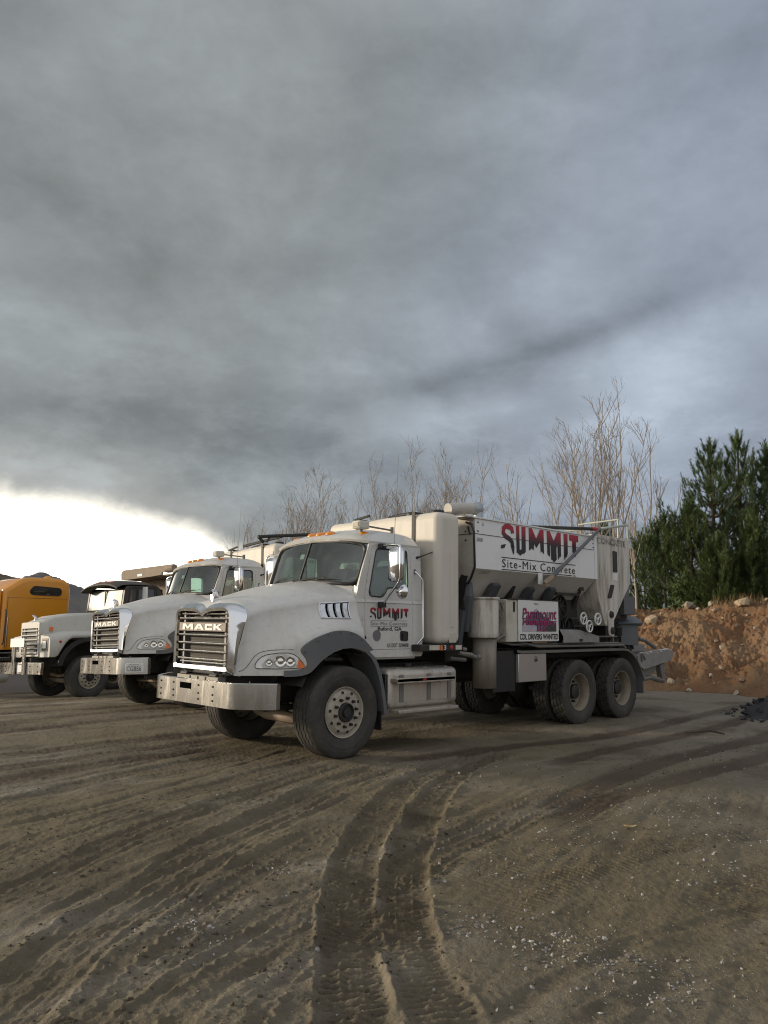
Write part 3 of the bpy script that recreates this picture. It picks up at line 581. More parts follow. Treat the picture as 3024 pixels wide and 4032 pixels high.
# ================================================================== mixer truck (X back, -Y = driver's side, Z up; origin under the front axle)
def tyre_mesh(name, R, Wd, y_out, parent, kind='rib', side=-1, n=96):
    """tyre whose outer sidewall is at y_out; side=-1 faces -Y"""
    h = Wd / 2; yc = y_out - side * h; ri = 0.292
    P = [(ri, -h * .72), (ri + .02, -h * .80), (ri + (R - ri) * .45, -h * .98), (R - .10, -h), (R - .035, -h * .95), (R - .008, -h * .86)]
    if kind == 'rib':
        for c in (-.52, -.18, .18, .52):
            P += [(R, (c - .045) * h), (R - .016, (c - .02) * h), (R - .016, (c + .02) * h), (R, (c + .045) * h)]
    else:
        for a, b in ((-.84, -.50), (-.42, -.04), (.04, .42), (.50, .84)):
            P += [(R - .018, a * h), (R, (a + .03) * h), (R, (b - .03) * h), (R - .018, b * h)]
    P += [(R - .008, h * .86), (R - .035, h * .95), (R - .10, h), (R - .112, h * .985), (R - .118, h), (ri + (R - ri) * .45, h * .98), (ri + .02, h * .80), (ri, h * .72)]
    n0 = 6; nt = 16
    def fn(i, r, y, a):
        if n0 <= i < n0 + nt:
            if kind == 'rib': y += .012 * math.sin(a * 34) if r < R or True else 0
            else:
                row = (i - n0) // 4; ph = (a * 24 / math.pi + row * .5) % 2.0
                if ph > 1.62: r = min(r, R - .018)
        elif kind != 'rib' and abs(abs(y) - h * .86) < .001:
            r -= .012 if (a * 24 / math.pi) % 2.0 > 1.3 else 0
        return r, side * y
    mb = MB().lathe(P, (0, yc, 0), 'Y', n if kind == 'rib' else 144, fn=fn)
    return mb.build(name, M['rubber'], parent, smooth=50)
def wheel(x, z, y_out, R, Wd, parent, kind, style, side=-1):
    """style: steer (convex disc), dual (deep dish), inner (plain tyre with rim)"""
    P = empty('wheel', (x, 0, z)); P.parent = parent
    tyre_mesh('tyre', R, Wd, y_out, P, kind, side)
    s = side; f = y_out - s * .03
    if style == 'steer':
        pr = [(.292, f - s * .26), (.285, f - s * .05), (.300, f - s * .005), (.303, f + s * .004), (.293, f + s * .002), (.280, f - s * .022), (.272, f - s * .03), (.255, f - s * .012), (.225, f + s * .012), (.14, f + s * .014), (.11, f + s * .02), (.0, f + s * .02)]
    else:
        pr = [(.292, f - s * .24), (.285, f - s * .03), (.300, f), (.303, f + s * .006), (.293, f + s * .006), (.281, f - s * .02), (.27, f - s * .05), (.262, f - s * .07), (.262, f - s * .15), (.245, f - s * .172), (.15, f - s * .175), (.0, f - s * .175)]
    MB().lathe(pr, (0, 0, 0), 'Y', 48).build('rim', M['rim'] if style == 'steer' else M['rimshade'], P, smooth=35)
    hub = MB()
    if style == 'steer':
        hub.lathe([(.118, f + s * .02), (.112, f + s * .05), (.10, f + s * .055), (.088, f + s * .03), (.0, f + s * .025)], (0, 0, 0), 'Y', 24)
        hub.lathe([(.062, f + s * .02), (.055, f + s * .06), (.0, f + s * .062)], (0, 0, 0), 'Y', 16)
        for k in range(10):
            a = 6.2832 * (k + .3) / 10
            c, q = math.cos(a), math.sin(a)
            hub.tube([(.167 * c, f + s * .008, .167 * q), (.167 * c, f + s * .055, .167 * q)], [.021, .017], 6)
            c, q = math.cos(a + .31), math.sin(a + .31)
            hub.tube([(.235 * c, f + s * .004, .235 * q), (.235 * c, f + s * .0135, .235 * q)], .019, 10)
        hub.build('hub', M['dark'], P)
    elif style == 'dual':
        hub.lathe([(.12, f - s * .175), (.115, f - s * .07), (.09, f - s * .055), (.0, f - s * .055)], (0, 0, 0), 'Y', 20)
        for k in range(10):
            a = 6.2832 * k / 10; c, q = math.cos(a), math.sin(a)
            hub.tube([(.168 * c, f - s * .175, .168 * q), (.168 * c, f - s * .12, .168 * q)], .02, 6)
        hub.build('hub', M['dark'], P)
    return P

CRZ = [(-1.16, 1.667), (-1.09, 1.695), (-1.02, 1.718), (-.885, 1.756), (-.58, 1.798), (-.21, 1.856), (.06, 1.879), (.28, 1.886)]
def sl(tab, x):
    """smooth interpolation through a table"""
    n = len(tab)
    if x <= tab[0][0]: return tab[0][1]
    if x >= tab[-1][0]: return tab[-1][1]
    for i in range(n - 1):
        if x <= tab[i + 1][0]:
            (a, u), (b, w) = tab[i], tab[i + 1]; h = b - a
            m0 = (w - tab[i - 1][1]) / (b - tab[i - 1][0]) if i else (w - u) / h
            m1 = (tab[i + 2][1] - u) / (tab[i + 2][0] - a) if i < n - 2 else (w - u) / h
            t_ = (x - a) / h; t2, t3 = t_ * t_, t_ ** 3
            return (2 * t3 - 3 * t2 + 1) * u + (t3 - 2 * t2 + t_) * h * m0 + (3 * t2 - 2 * t3) * w + (t3 - t2) * h * m1
def crz(x): return sl(CRZ, x)
def cry(x):
    x = max(x, -1.16); k = sms((x + 1.16) / 1.445, 0, .2); return .715 + (.72 + (x + 1.05) * .2105 - .715) * k
YL = [(-1.27, .645), (-1.24, .66), (-1.1, .765), (-.95, .865), (-.8, .958), (-.66, 1.03), (-.545, 1.085), (-.4, 1.13), (-.25, 1.152), (0, 1.16), (.45, 1.16)]
def side_y(x, z):
    """half width of the bonnet and wing at (x, z)"""
    zc = crz(x); yl = sl(YL, x); yc_ = cry(x)
    z0 = sl([(-1.27, 1.05), (-1.0, 1.18), (-.8, 1.27), (-.6, 1.38), (-.35, 1.475), (-.1, 1.515), (.1, 1.495), (.43, 1.40)], x)
    t_ = min(1, max(0, (z - z0) / max(.05, (zc - .03 - z0)))); e = t_ ** .8
    e = e * e * (3 - 2 * e)
    return yl + (yc_ - yl) * e
FLARE = [((-.80, .972), (-.80, 1.045)), ((-.68, .975), (-.68, 1.05)), ((-.585, .99), (-.59, 1.07)), ((-.515, 1.02), (-.555, 1.11)), ((-.46, 1.07), (-.57, 1.18)),
         ((-.40, 1.13), (-.63, 1.285)), ((-.32, 1.19), (-.53, 1.385)), ((-.20, 1.25), (-.37, 1.46)), ((-.06, 1.29), (-.17, 1.508)), ((.08, 1.297), (.05, 1.497)),
         ((.2, 1.272), (.24, 1.42)), ((.3, 1.235), (.43, 1.268))]
def arch_z(x):
    return lerp([(-1.27, .985), (-.62, .985), (-.545, 1.005), (-.48, 1.05), (-.40, 1.13), (-.32, 1.19), (-.2, 1.25), (-.06, 1.29), (.08, 1.297), (.2, 1.272), (.3, 1.235)], x)
RING_IN = [(0, 1.655), (.05, 1.675), (.10, 1.698), (.17, 1.712), (.25, 1.718), (.45, 1.722), (.53, 1.712), (.572, 1.68), (.58, 1.5), (.58, 1.3), (.578, 1.12), (.573, 1.085), (.54, 1.073), (.3, 1.073), (0, 1.073)]
RING_OUT = [(0, 1.735), (.05, 1.757), (.10, 1.775), (.17, 1.792), (.26, 1.80), (.45, 1.795), (.565, 1.765), (.632, 1.68), (.645, 1.5), (.65, 1.3), (.655, 1.1), (.653, 1.03), (.61, .992), (.35, .985), (0, .985)]
RING_BK = [(0, 1.748, -1.275), (.05, 1.772, -1.255), (.10, 1.792, -1.24), (.17, 1.81, -1.22), (.26, 1.82, -1.20), (.45, 1.815, -1.165), (.60, 1.775, -1.145), (.715, 1.667, -1.16), (.70, 1.5, -1.205), (.685, 1.3, -1.245), (.668, 1.1, -1.262), (.66, 1.03, -1.265), (.615, .982, -1.265), (.35, .975, -1.265), (0, .975, -1.265)]
def ring(h, x=None):
    """closed loop from a half profile, smoothed between its control points"""
    n_ = len(h); h = [tuple(sl([(k, h[k][c]) for k in range(n_)], i / 4) for c in range(len(h[0]))) for i in range(4 * n_ - 3)]
    f = [((p[2] if len(p) > 2 else x), p[0], p[1]) for p in h]
    return f + [(q[0], -q[1], q[2]) for q in f[-2:0:-1]]
def top_z(x): return sl([(-1.28, 1.75), (-1.2, 1.822), (-1.1, 1.868), (-.8, 1.945), (-.4, 2.045), (0, 2.118), (.16, 2.15), (.3, 2.165)], x)
def front_x(y):
    y = abs(y); return lerp([(p[0], p[2]) for p in RING_BK[:8]], y)
def front_z(y):
    y = abs(y); return lerp([(p[0], p[1]) for p in RING_BK[:8]], y)
def hood_pt(s, q):
    """s 0..1 back along the bonnet, q -1..1 across"""
    yf = q * .715; xf = front_x(yf); xr = .285 - .135 * (1 - q * q)
    x = xf + (xr - xf) * s; yc_ = cry(x); y = q * yc_
    sh = max(0.0, 1 - abs(q) ** 2.3) ** .72
    z = crz(x) + (top_z(x) - crz(x)) * sh
    z += .016 * sms(s, .1, .5) * math.exp(-(q / .45) ** 4) * (1 - sms(s, .8, 1))
    zf = crz(xf) + (top_z(xf) - crz(xf)) * sh; k = sms(s, 0, .16); return (x, y, z + (front_z(yf) - zf) * (1 - k))
def blk(pts, y): return [(p[0], y, p[1]) for p in pts]

def cr3(P, k=5):
    P = [Vector(q) for q in P]; n = len(P); tb = lambda c: [(i, P[i][c]) for i in range(n)]
    return [Vector((sl(tb(0), i / k), sl(tb(1), i / k), sl(tb(2), i / k))) for i in range(k * (n - 1) + 1)]
def make_mixer():
    T = empty('concrete_mixer_truck')
    # ---- bonnet
    mb = MB()
    mb.grid([[hood_pt(i / 60, -1 + j / 20) for j in range(41)] for i in range(61)])
    for s in (-1, 1):
        G = []
        for i in range(61):
            col = []
            for j in range(25):
                v_ = j / 24; xf = lerp([(0, -1.16), (.25, -1.205), (.55, -1.245), (.8, -1.262), (1, -1.265)], v_)
                x = xf + (.285 - xf) * (i / 60); zt, zb = crz(x), arch_z(x)
                z = zt + (zb - zt) * v_; col.append((x, s * side_y(x, z), z))
            G.append(col)
        mb.grid(G)
        mb.grid([[(.285, s * side_y(.285, z), z), (.285, s * .90, z)] for z in [1.24 + .0646 * k for k in range(11)]])
        mb.grid([[(-1.265 + .05 * k, s * side_y(-1.265 + .05 * k, .985), .985), (-1.265 + .05 * k, s * (side_y(-1.265 + .05 * k, .985) - .06), .983)] for k in range(14)])
    hood = mb.build('hood', M['white'], T, smooth=55, weld=.002)
    for s in (-1, 1):
        sp_ = [Vector((x, s * (side_y(x, z) + .001), z)) for x, z in ((-1.22, 1.03), (-1.17, 1.06), (-1.13, 1.12), (-1.09, 1.19), (-1.03, 1.245), (-.95, 1.27), (-.85, 1.28), (-.70, 1.283))]
        MB().tube(cr3(sp_), .004, 5, cap=False).build('body_seam', M['seam'], hood)
    # ---- chrome grille surround and grille
    def pull(h, x, dy=0, dz=0): return [(x, p[1] * (1 + dy), p[2] + dz) for p in h]
    ri, ro, rb = ring(RING_IN, -1.328), ring(RING_OUT, -1.30), ring(RING_BK)
    mid = [tuple(.5 * (a + b) for a, b in zip(p, q)) for p, q in zip(ri, ro)]; mid = [(-1.338, p[1], p[2]) for p in mid]
    bulge = [(-1.255 if i not in () else 0, p[1] * .5 + q[1] * .5 + .012 * (1 if p[1] > 0 else -1 if p[1] < 0 else 0), p[2] * .5 + q[2] * .5 + (.006 if p[2] > 1.4 else 0)) for i, (p, q) in enumerate(zip(ro, rb))]
    bulge = [(.45 * p[0] + .55 * q[0] - .012, b[1], b[2]) for b, p, q in zip(bulge, ro, rb)]
    back = [(p[0] + .02, p[1] * .988, p[2] - .006) for p in rb]; back2 = [(p[0] + .12, p[1] * .94, p[2] - .03) for p in rb]
    MB().grid([[(-1.24, p[1] * .985, p[2] * .998) for p in ri], [(-1.315, p[1], p[2]) for p in ri], ri, mid, ro, bulge, rb, back, back2], wrap=True).build('grille_surround', M['chrome'], T, smooth=28)
    gr = MB().mat(0)
    for z in (1.63, 1.433, 1.337, 1.241, 1.147): gr.tube([(-1.305, -.545, z), (-1.305, .545, z)], .0145, 8)
    gr.tube([(-1.285, -.52, 1.108), (-1.285, .52, 1.108)], .012, 8); gr.tube([(-1.285, -.52, 1.685), (-1.285, .52, 1.685)], .012, 8)
    gr.mat(1)
    for y in (-.47, .47): gr.box(-1.285, -1.262, y - .018, y + .018, 1.08, 1.71)
    gr.mat(2).box(-1.215, -1.20, -.57, .57, 1.07, 1.72)
    gr.mat(3).box(-1.235, -1.22, -.40, .40, 1.11, 1.46)
    for k in range(9): gr.mat(2).box(-1.238, -1.236, -.40, .40, 1.13 + .037 * k, 1.137 + .037 * k)
    g = gr.build('grille', [M['alu'], M['steel'], M['dark'], M['radiator']], T, smooth=40)
    pl = MB().box(-1.325, -1.305, -.53, .53, 1.478, 1.582).build('name_plate', M['plate'], T, bevel=.004)
    lm = MB()
    def wl(polys, x0, w): lm.panel(polys, lambda a, b: (-1.331, -(x0 + a * w), 1.494 + b * .072), thick=(.006, 0, 0))
    wl([[(0, 0), (.05, 1), (.30, 1), (.5, .48), (.70, 1), (.95, 1), (1, 0), (.76, 0), (.735, .60), (.57, .16), (.43, .16), (.265, .60), (.24, 0)]], -.445, .26)
    wl([[(0, 0), (.34, 1), (.66, 1), (1, 0), (.74, 0), (.68, .18), (.32, .18), (.26, 0)], [(.39, .38), (.61, .38), (.5, .70)]], -.165, .225)
    wl([[(1, .70), (1, 1), (.12, 1), (0, .88), (0, .12), (.12, 0), (1, 0), (1, .30), (.30, .30), (.27, .33), (.27, .67), (.30, .70)]], .085, .165)
    wl([[(0, 0), (0, 1), (.26, 1), (.26, .62), (.68, 1), (1, 1), (.55, .55), (1, 0), (.68, 0), (.26, .42), (.26, 0)]], .275, .185)
    lm.build('lettering', M['sunwhite'], pl, smooth=0)
    # bulldog mascot
    mb = MB(); mb.prism([(-1.20, 1.83), (-1.10, 1.845), (-1.115, 1.905), (-1.185, 1.90)], 'Y', -.018, .018)
    mb.tube([(-1.12, 0, 1.90), (-1.135, 0, 1.945), (-1.165, 0, 1.965)], [.022, .028, .024], 8); mb.ball((-1.185, 0, 1.972), (.026, .02, .02), 8)
    mb.tube([(-1.16, -.012, 1.955), (-1.18, -.014, 1.90)], .009, 6); mb.tube([(-1.16, .012, 1.955), (-1.18, .014, 1.90)], .009, 6)
    mb.tube([(-1.12, -.012, 1.93), (-1.105, -.012, 1.89)], .010, 6); mb.box(-1.18, -1.175, -.018, -.012, 1.985, 1.995)
    mb.build('hood_ornament', M['chrome'], T)
    # ---- side vent on the bonnet (both sides), headlamps, flares
    for s in (-1, 1):
        yv = lambda x, z, d=0: s * (side_y(min(x, .27), z) + d)
        mb = MB().mat(1); vx = lambda a, b: (-.275 + .035 * b + (.405 + .005 * b) * a, 1.655 + (.177 + .03 * a) * b)
        mb.grid([[(vx(a / 10, b / 5)[0], yv(*vx(a / 10, b / 5), .006), vx(a / 10, b / 5)[1]) for b in range(6)] for a in range(11)])
        mb.mat(0); per = [(a / 10, 0) for a in range(11)] + [(1, b / 5) for b in range(1, 6)] + [(1 - a / 10, 1) for a in range(1, 11)] + [(0, 1 - b / 5) for b in range(1, 6)]
        mb.tube([(vx(*q)[0], yv(*vx(*q), .010), vx(*q)[1]) for q in per], .009, 6, cap=False)
        for k in range(4):
            a0 = .02 + .25 * k
            mb.grid([[(vx(a0 + .175 * a, b)[0] + .018 * math.sin(b * 3.14) * 0, yv(*vx(a0 + .175 * a, b), .030 - .016 * a), vx(a0 + .175 * a, b)[1]) for a in (0, .33, .66, 1)] for b in (.03, .25, .5, .75, .93)])
            mb.grid([[(vx(a0, b)[0], yv(*vx(a0, b), d_), vx(a0, b)[1]) for d_ in (.004, .030)] for b in (.03, .25, .5, .75, .93)])
        mb.build('side_vent', [M['silver'], M['void']], T, smooth=50)
        # headlamp
        out = [(-1.078, 1.095), (-1.072, 1.125), (-1.05, 1.165), (-1.015, 1.20), (-.96, 1.226), (-.85, 1.245), (-.76, 1.245), (-.70, 1.230), (-.65, 1.192), (-.60, 1.128), (-.575, 1.088), (-.60, 1.070), (-.85, 1.064), (-1.045, 1.068), (-1.07, 1.076)]
        yh = lambda x, z, d=0: s * (side_y(x, z) + d)
        mb = MB().mat(0).panel([out], lambda x, z: (x, yh(x, z, .006), z))
        rimp = [Vector((x, yh(x, z, .008), z)) for x, z in out]; mb.mat(1).tube(rimp + [rimp[0]], .004, 6, cap=False)
        hl = mb.build('headlight', [M['lampshell'], M['black']], T, smooth=50)
        for cx, cz, r in ((-.945, 1.135, .042), (-.835, 1.15, .068), (-.735, 1.145, .058)):
            y = yh(cx, cz, .010); nx = Vector((-.60, s * .80, 0)).normalized(); tx = Vector((nx.y, -nx.x, 0)) * (1 if s < 0 else -1)
            rows = []
            for rr, dd in ((1, .004), (.92, .010), (.8, -.001), (.45, -.003), (.22, .004), (.02, .008)):
                rows.append([Vector((cx, y, cz)) + tx * math.cos(6.2832 * k / 20) * r * rr + Vector((0, 0, 1)) * math.sin(6.2832 * k / 20) * r * rr + nx * dd for k in range(20)])
            MB().grid(rows, wrap=True).build('bulb', M['bulb'], hl, smooth=60)
        am = [(-.650, 1.178), (-.640, 1.168), (-.595, 1.115), (-.575, 1.086), (-.60, 1.07), (-.665, 1.068), (-.655, 1.12)]
        MB().panel([am], lambda x, z: (x, yh(x, z, .012), z)).build('indicator_lens', M['amberlens'], hl, smooth=0)
        # wing flare
        rows = []
        FL_ = []
        for i in range(len(FLARE) * 4 - 3):
            ii = i / 4; tb = lambda e, c: sl([(k, FLARE[k][e][c]) for k in range(len(FLARE))], ii)
            FL_.append(((tb(0, 0), tb(0, 1)), (tb(1, 0), tb(1, 1))))
        for (a, b) in FL_:
            r_ = []
            for q in (0, .02, .3, .6, .97, 1.0):
                x, z = a[0] + (b[0] - a[0]) * q, a[1] + (b[1] - a[1]) * q
                yy = side_y(min(x, .285), max(z, .985)) + .018; r_.append((x, s * (yy if 0 < q < 1 else yy - (.09 if q == 0 else .03)), z))
            rows.append(r_)
        fl = MB().grid(rows)
        for (x, z) in ((-.585, 1.255), (-.44, 1.39), (-.30, 1.46), (-.12, 1.485), (.06, 1.475), (.22, 1.40)):
            yy = side_y(x, z) + .018; fl.tube([(x, s * yy, z), (x, s * (yy + .010), z)], .012, 8)
        fl.build('wheel_arch_flare', M['flare'], T, smooth=50)
        # rear half of the wing: curved guard and mud flap behind the wheel
        gp = [(.30, 1.24), (.40, 1.17), (.47, 1.08), (.53, .95), (.58, .78), (.615, .62), (.64, .455)]
        rows = [[(x, s * 1.165, z), (x + .055, s * 1.16, z + .02), (x + .06, s * .72, z + .02), (x, s * .72, z)] for x, z in gp]
        gd = MB().grid(rows, wrap=True); gd.build('rear_wing', M['flare'], T, smooth=50)
        MB().box(.62, .635, s * .80 if s > 0 else -1.12, 1.12 if s > 0 else -.80, .27, .50).build('mud_flap', M['black'], T)
        # wheel housing
        mb = MB(); mb.grid([[(.03 + .70 * math.cos(a), s * 1.08, .56 + .73 * math.sin(a)), (.03 + .70 * math.cos(a), s * .55, .56 + .73 * math.sin(a))] for a in [.25 + .13 * k for k in range(20)]])
        mb.build('wheel_housing', M['dark'], T, smooth=60)
        # bonnet latch strap
        MB().tube([(.235, s * 1.03, 1.635), (.26, s * 1.04, 1.60), (.33, s * 1.05, 1.50), (.40, s * 1.04, 1.41)], [.028, .026, .016, .026], 8).build('hood_latch', M['black'], T)
    # ---- bumper
    prof = [(-1.02, 1.2), (-1.06, 1.2), (-1.10, 1.18), (-1.34, .95), (-1.40, .88), (-1.428, .82), (-1.432, .75), (-1.432, 0)]
    prof = prof[1:]; full = prof + [(a, -b) for a, b in prof[-2::-1]]
    rows = []
    for z, d in ((.632, .022), (.638, 0), (.775, -.002), (.912, 0), (.921, .022)):
        rows.append([(a + d, b, z) for a, b in full])
    mb = MB().mat(0).grid(rows).grid([[(a + .022, b, .921) for a, b in full], [(a + .06, b * .99, .917) for a, b in full]]).grid([[(a + .022, b, .632) for a, b in full], [(a + .06, b * .99, .636) for a, b in full]])
    for s in (-1, 1): mb.add([(-1.06, s * 1.2, .638), (-1.06, s * 1.2, .912), (-1.0, s * 1.185, .912), (-1.0, s * 1.185, .638)], [(0, 1, 2, 3)])
    bmp = mb.build('bumper', M['alu'], T, smooth=25)
    MB().box(-1.4365, -1.431, -.005, .252, .802, .872).build('bumper_slot', M['void'], bmp)
    for y in (.72, .411, -.17, -.483):
        for z in (.858, .768, .70): MB().tube([(-1.43, y, z), (-1.442, y, z)], .012, 8).build('bolt', M['dark'], bmp)
    mb = MB().mat(0).box(-1.36, -1.20, -.46, .46, .90, .955).mat(1)
    for y in (-.33, .33): mb.tube([(-1.33, y - .07, .965), (-1.33, y + .07, .965)], .026, 8)
    mb.mat(0)
    for y in (-.2, -.03, .15): mb.box(-1.372, -1.36, y, y + .10, .915, .95)
    mb.build('grille_bracket', [M['steel'], M['dark']], T)
    MB().tube([(-1.30, -1.02, .92), (-1.30, -1.02, .945)], .008, 6).build('bumper_pin', M['chrome'], T)
    # ---- cab
    ys = lambda x, z: 1.02 - (z - 1.2) * .028
    outl = [(.285, 1.45), (.285, 1.885), (.305, 2.05), (.40, 2.33), (.505, 2.615), (.56, 2.668), (1.462, 2.658), (1.47, 2.58), (1.487, 1.89), (1.487, 1.20), (1.455, 1.165), (.62, 1.165), (.45, 1.22), (.36, 1.30)]
    door = [(.43, 1.30), (.425, 1.90), (.437, 2.05), (.55, 2.555), (.565, 2.59), (.61, 2.612), (.68, 2.62), (1.15, 2.628), (1.22, 2.607), (1.255, 2.56), (1.268, 2.5), (1.292, 1.9), (1.292, 1.345), (1.277, 1.295), (1.24, 1.27), (1.19, 1.268), (.45, 1.268)]
    win = [(.497, 2.0), (.505, 1.965), (.535, 1.945), (.70, 1.938), (.745, 1.95), (.78, 1.985), (.82, 2.045), (.86, 2.065), (1.17, 2.073), (1.20, 2.09), (1.212, 2.13), (1.20, 2.53), (1.19, 2.565), (1.155, 2.58), (.68, 2.572), (.645, 2.56), (.62, 2.53)]
    def grow(p, d):
        cx = sum(q[0] for q in p) / len(p); cz = sum(q[1] for q in p) / len(p); R_ = []
        n = len(p)
        for i in range(n):
            a, b, c = Vector(p[i - 1]), Vector(p[i]), Vector(p[(i + 1) % n]); e = ((b - a).normalized() + (c - b).normalized()); nn = Vector((e.y, -e.x)).normalized()
            if nn.dot(Vector((b.x - cx, b.y - cz))) < 0: nn = -nn
            R_.append(tuple(b + nn * d))
        return R_
    mb = MB()
    for s in (-1, 1):
        f = lambda x, z: (x, s * ys(x, z), z)
        mb.panel([outl, grow(door, .005)], f, thick=(0, -s * .03, 0))
        for (x0, x1) in ((.287, .42), (1.30, 1.487)): mb.prism([(s * (ys(0, 1.89) - .002), 1.855), (s * (ys(0, 1.89) + .012), 1.865), (s * (ys(0, 1.89) + .001), 1.90)], 'X', x0, x1)
    # roof, front frame, back wall, floor
    lipf = lambda q: .315 + .20 * abs(q) ** 2.4
    rows = []
    for k in range(17):
        v_ = k / 16; row = []
        for j in range(25):
            q = -1 + j / 12; xf = lipf(q) - .02; xr = 1.478; x = xf + (xr - xf) * v_; y = q * (.985)
            zl = 2.725 - .062 * abs(q) ** 2.2 - .005 * v_
            e = (1 - abs(2 * v_ - 1) ** 7) ** .55 * (1 - abs(q) ** 8) ** .5
            h_ = .055 + .105 * sms(v_, 0, .45); h_ = h_ * (1 - .05 * sms(v_, .7, 1))
            row.append((x, y, zl + e * h_ + (.0)))
        rows.append(row)
    mb.grid(rows)
    mb.grid([[(p[0], p[1], p[2]) for p in rows[0]], [(p[0] + .02, p[1] * .985, p[2] - .035) for p in rows[0]]])
    for s in (-1, 1):
        e = [r_[0 if s < 0 else -1] for r_ in rows]; mb.grid([e, [(p[0], p[1] * .995, p[2] - .028) for p in e]])
    e = rows[-1]; mb.grid([e, [(p[0] + .012, p[1], p[2] - .03) for p in e], [(1.462, p[1], 2.60) for p in e]])
    bw = [(-.985, 1.17), (.985, 1.17), (.985, 2.64), (-.985, 2.64)]; bh = [(-.72, 2.08), (-.72, 2.46), (-.67, 2.50), (.67, 2.50), (.72, 2.46), (.72, 2.08), (.67, 2.04), (-.67, 2.04)]
    mb.panel([bw, bh], lambda y, z: (1.468, y, z), thick=(-.04, 0, 0))
    # front frame round the windscreen
    def ws(q, v_):   # windscreen surface, q -1..1, v 0 bottom..1 top
        xb = .145 + .19 * abs(q) ** 2.2; xt = .335 + .19 * abs(q) ** 2.2; zb = 2.152 - .092 * abs(q) ** 2.2; zt = 2.70 - .07 * abs(q) ** 2.4
        return Vector((xb + (xt - xb) * v_, q * .955, zb + (zt - zb) * v_))
    fr = MB()
    NQ, NV = 40, 16
    def inside(q, v_):
        a = abs(q) / .985; b = abs(v_ - .49) / .505
        return a ** 9 + b ** 7 <= 1
    cab_front = [[ws(-1.03 + 2.06 * i / NQ, -.04 + 1.08 * j / NV) for j in range(NV + 1)] for i in range(NQ + 1)]
    # frame = side strips only (top is the roof lip, bottom the cowl)
    for s in (-1, 1):
        mb.grid([[ws(s * 1.0, v_) + Vector((.004, 0, 0)) for v_ in (-.35, -.2, 0, .33, .66, 1.0, 1.06)], [(x, s * (ys(x, z) - .001), z) for x, z in ((.285, 1.89), (.292, 1.96), (.305, 2.05), (.365, 2.235), (.43, 2.42), (.50, 2.60), (.52, 2.635))]])
    mb.grid([[(.145 + .19 * abs(q) ** 2.2 - .01, q * .955, 2.15 - .092 * abs(q) ** 2.2), (.145 + .19 * abs(q) ** 2.2 + .03, q * .955, 1.9)] for q in [-1 + k / 10 for k in range(21)]])
    mb.add([(.30, -.98, 1.17), (1.46, -.98, 1.17), (1.46, .98, 1.17), (.30, .98, 1.17)], [(0, 1, 2, 3)])
    mb.grid([[hood_pt(1, q)[:2] + (hood_pt(1, q)[2] - .012,), tuple(ws(q * .985, 0) + Vector((.012, 0, -.012)))] for q in [-1 + k / 12 for k in range(25)]])
    for s in (-1, 1): mb.add([(.284, s * 1.0, 1.87), (.284, s * .93, 1.87), (.30, s * .93, 2.08), (.305, s * .995, 2.05)], [(0, 1, 2, 3)])
    cab = mb.build('cab', M['white'], T, smooth=35)
    # lower sill
    MB().box(.55, 1.40, -.965, .965, 1.135, 1.166).build('cab_sill', M['white'], T, bevel=.006)
    MB().box(.30, .34, -.96, .96, 1.20, 2.02).build('firewall', M['interior'], T)
    # windscreen with gasket
    mb = MB().mat(0).grid([[ws(-1 + 2 * i / NQ, j / NV) for j in range(NV + 1)] for i in range(NQ + 1)])
    loop = []
    for k in range(64):
        a = 6.2832 * k / 64; c, q_ = math.cos(a), math.sin(a)
        loop.append(ws(.985 * math.copysign(abs(c) ** .22, c), .49 + .50 * math.copysign(abs(q_) ** .28, q_)) + Vector((-.004, 0, 0)))
    mb.mat(1).tube(loop + [loop[0], loop[1]], .027, 6, cap=False)
    corner = MB()
    mb.mat(1).tube([ws(0, .0) + Vector((-.004, 0, 0)), ws(0, 1) + Vector((-.004, 0, 0))], .015, 6)
    wsn = mb.build('windshield', [M['glass'], M['black']], T, smooth=60)
    mb = MB()
    for (q0, q1, v0, v1) in ((-.08, .52, .02, .10), (-.75, -.36, .02, .12)):
        a, b = ws(-q0 if q0 > -.3 else .78, -.02) + Vector((-.03, 0, .0)), ws(-q1 if q0 > -.3 else .40, v1) + Vector((-.02, 0, 0))
        mb.tube([a, a + (b - a) * .5 + Vector((-.02, 0, .012)), b], [.014, .012, .007], 6); mb.tube([a, a + Vector((-.03, 0, -.01))], .02, 6)
        mb.tube([a + (b - a) * .3 + Vector((-.008, 0, .004)), b + (b - a) * .35 + Vector((-.008, 0, -.02))], .006, 5)
    mb.build('wiper', M['black'], wsn)
    MB().obox(ws(.13, .62) + Vector((.012, 0, 0)), (0, 1, 0), (-.19, 0, -.55), (1, 0, -.3), .085, .07, .003).build('sticker', M['signwhite'], wsn)
    MB().panel([bh], lambda y, z: (1.452, y, z)).build('rear_window', M['glass'], T, smooth=0)
    # interior
    for y in (-.48, .48):
        mb = MB(); mb.box(.78, 1.22, y - .24, y + .24, 1.60, 1.78)
        mb.add([(1.16, y - .23, 1.75), (1.30, y - .23, 1.75), (1.38, y - .20, 2.40), (1.27, y - .20, 2.40), (1.16, y + .23, 1.75), (1.30, y + .23, 1.75), (1.38, y + .20, 2.40), (1.27, y + .20, 2.40)], [(0, 1, 2, 3), (4, 7, 6, 5), (0, 3, 7, 4), (1, 5, 6, 2), (3, 2, 6, 7), (0, 4, 5, 1)])
        mb.build('seat', M['seat'], T, bevel=.04)
    mb = MB(); loopw = [(.66 + .08 * math.sin(a), -.48 + .21 * math.cos(a), 2.02 + .19 * math.sin(a)) for a in [6.2832 * k / 24 for k in range(25)]]
    mb.tube(loopw, .014, 6, cap=False); mb.tube([(.50, -.48, 1.90), (.66, -.48, 2.02)], .03, 8)
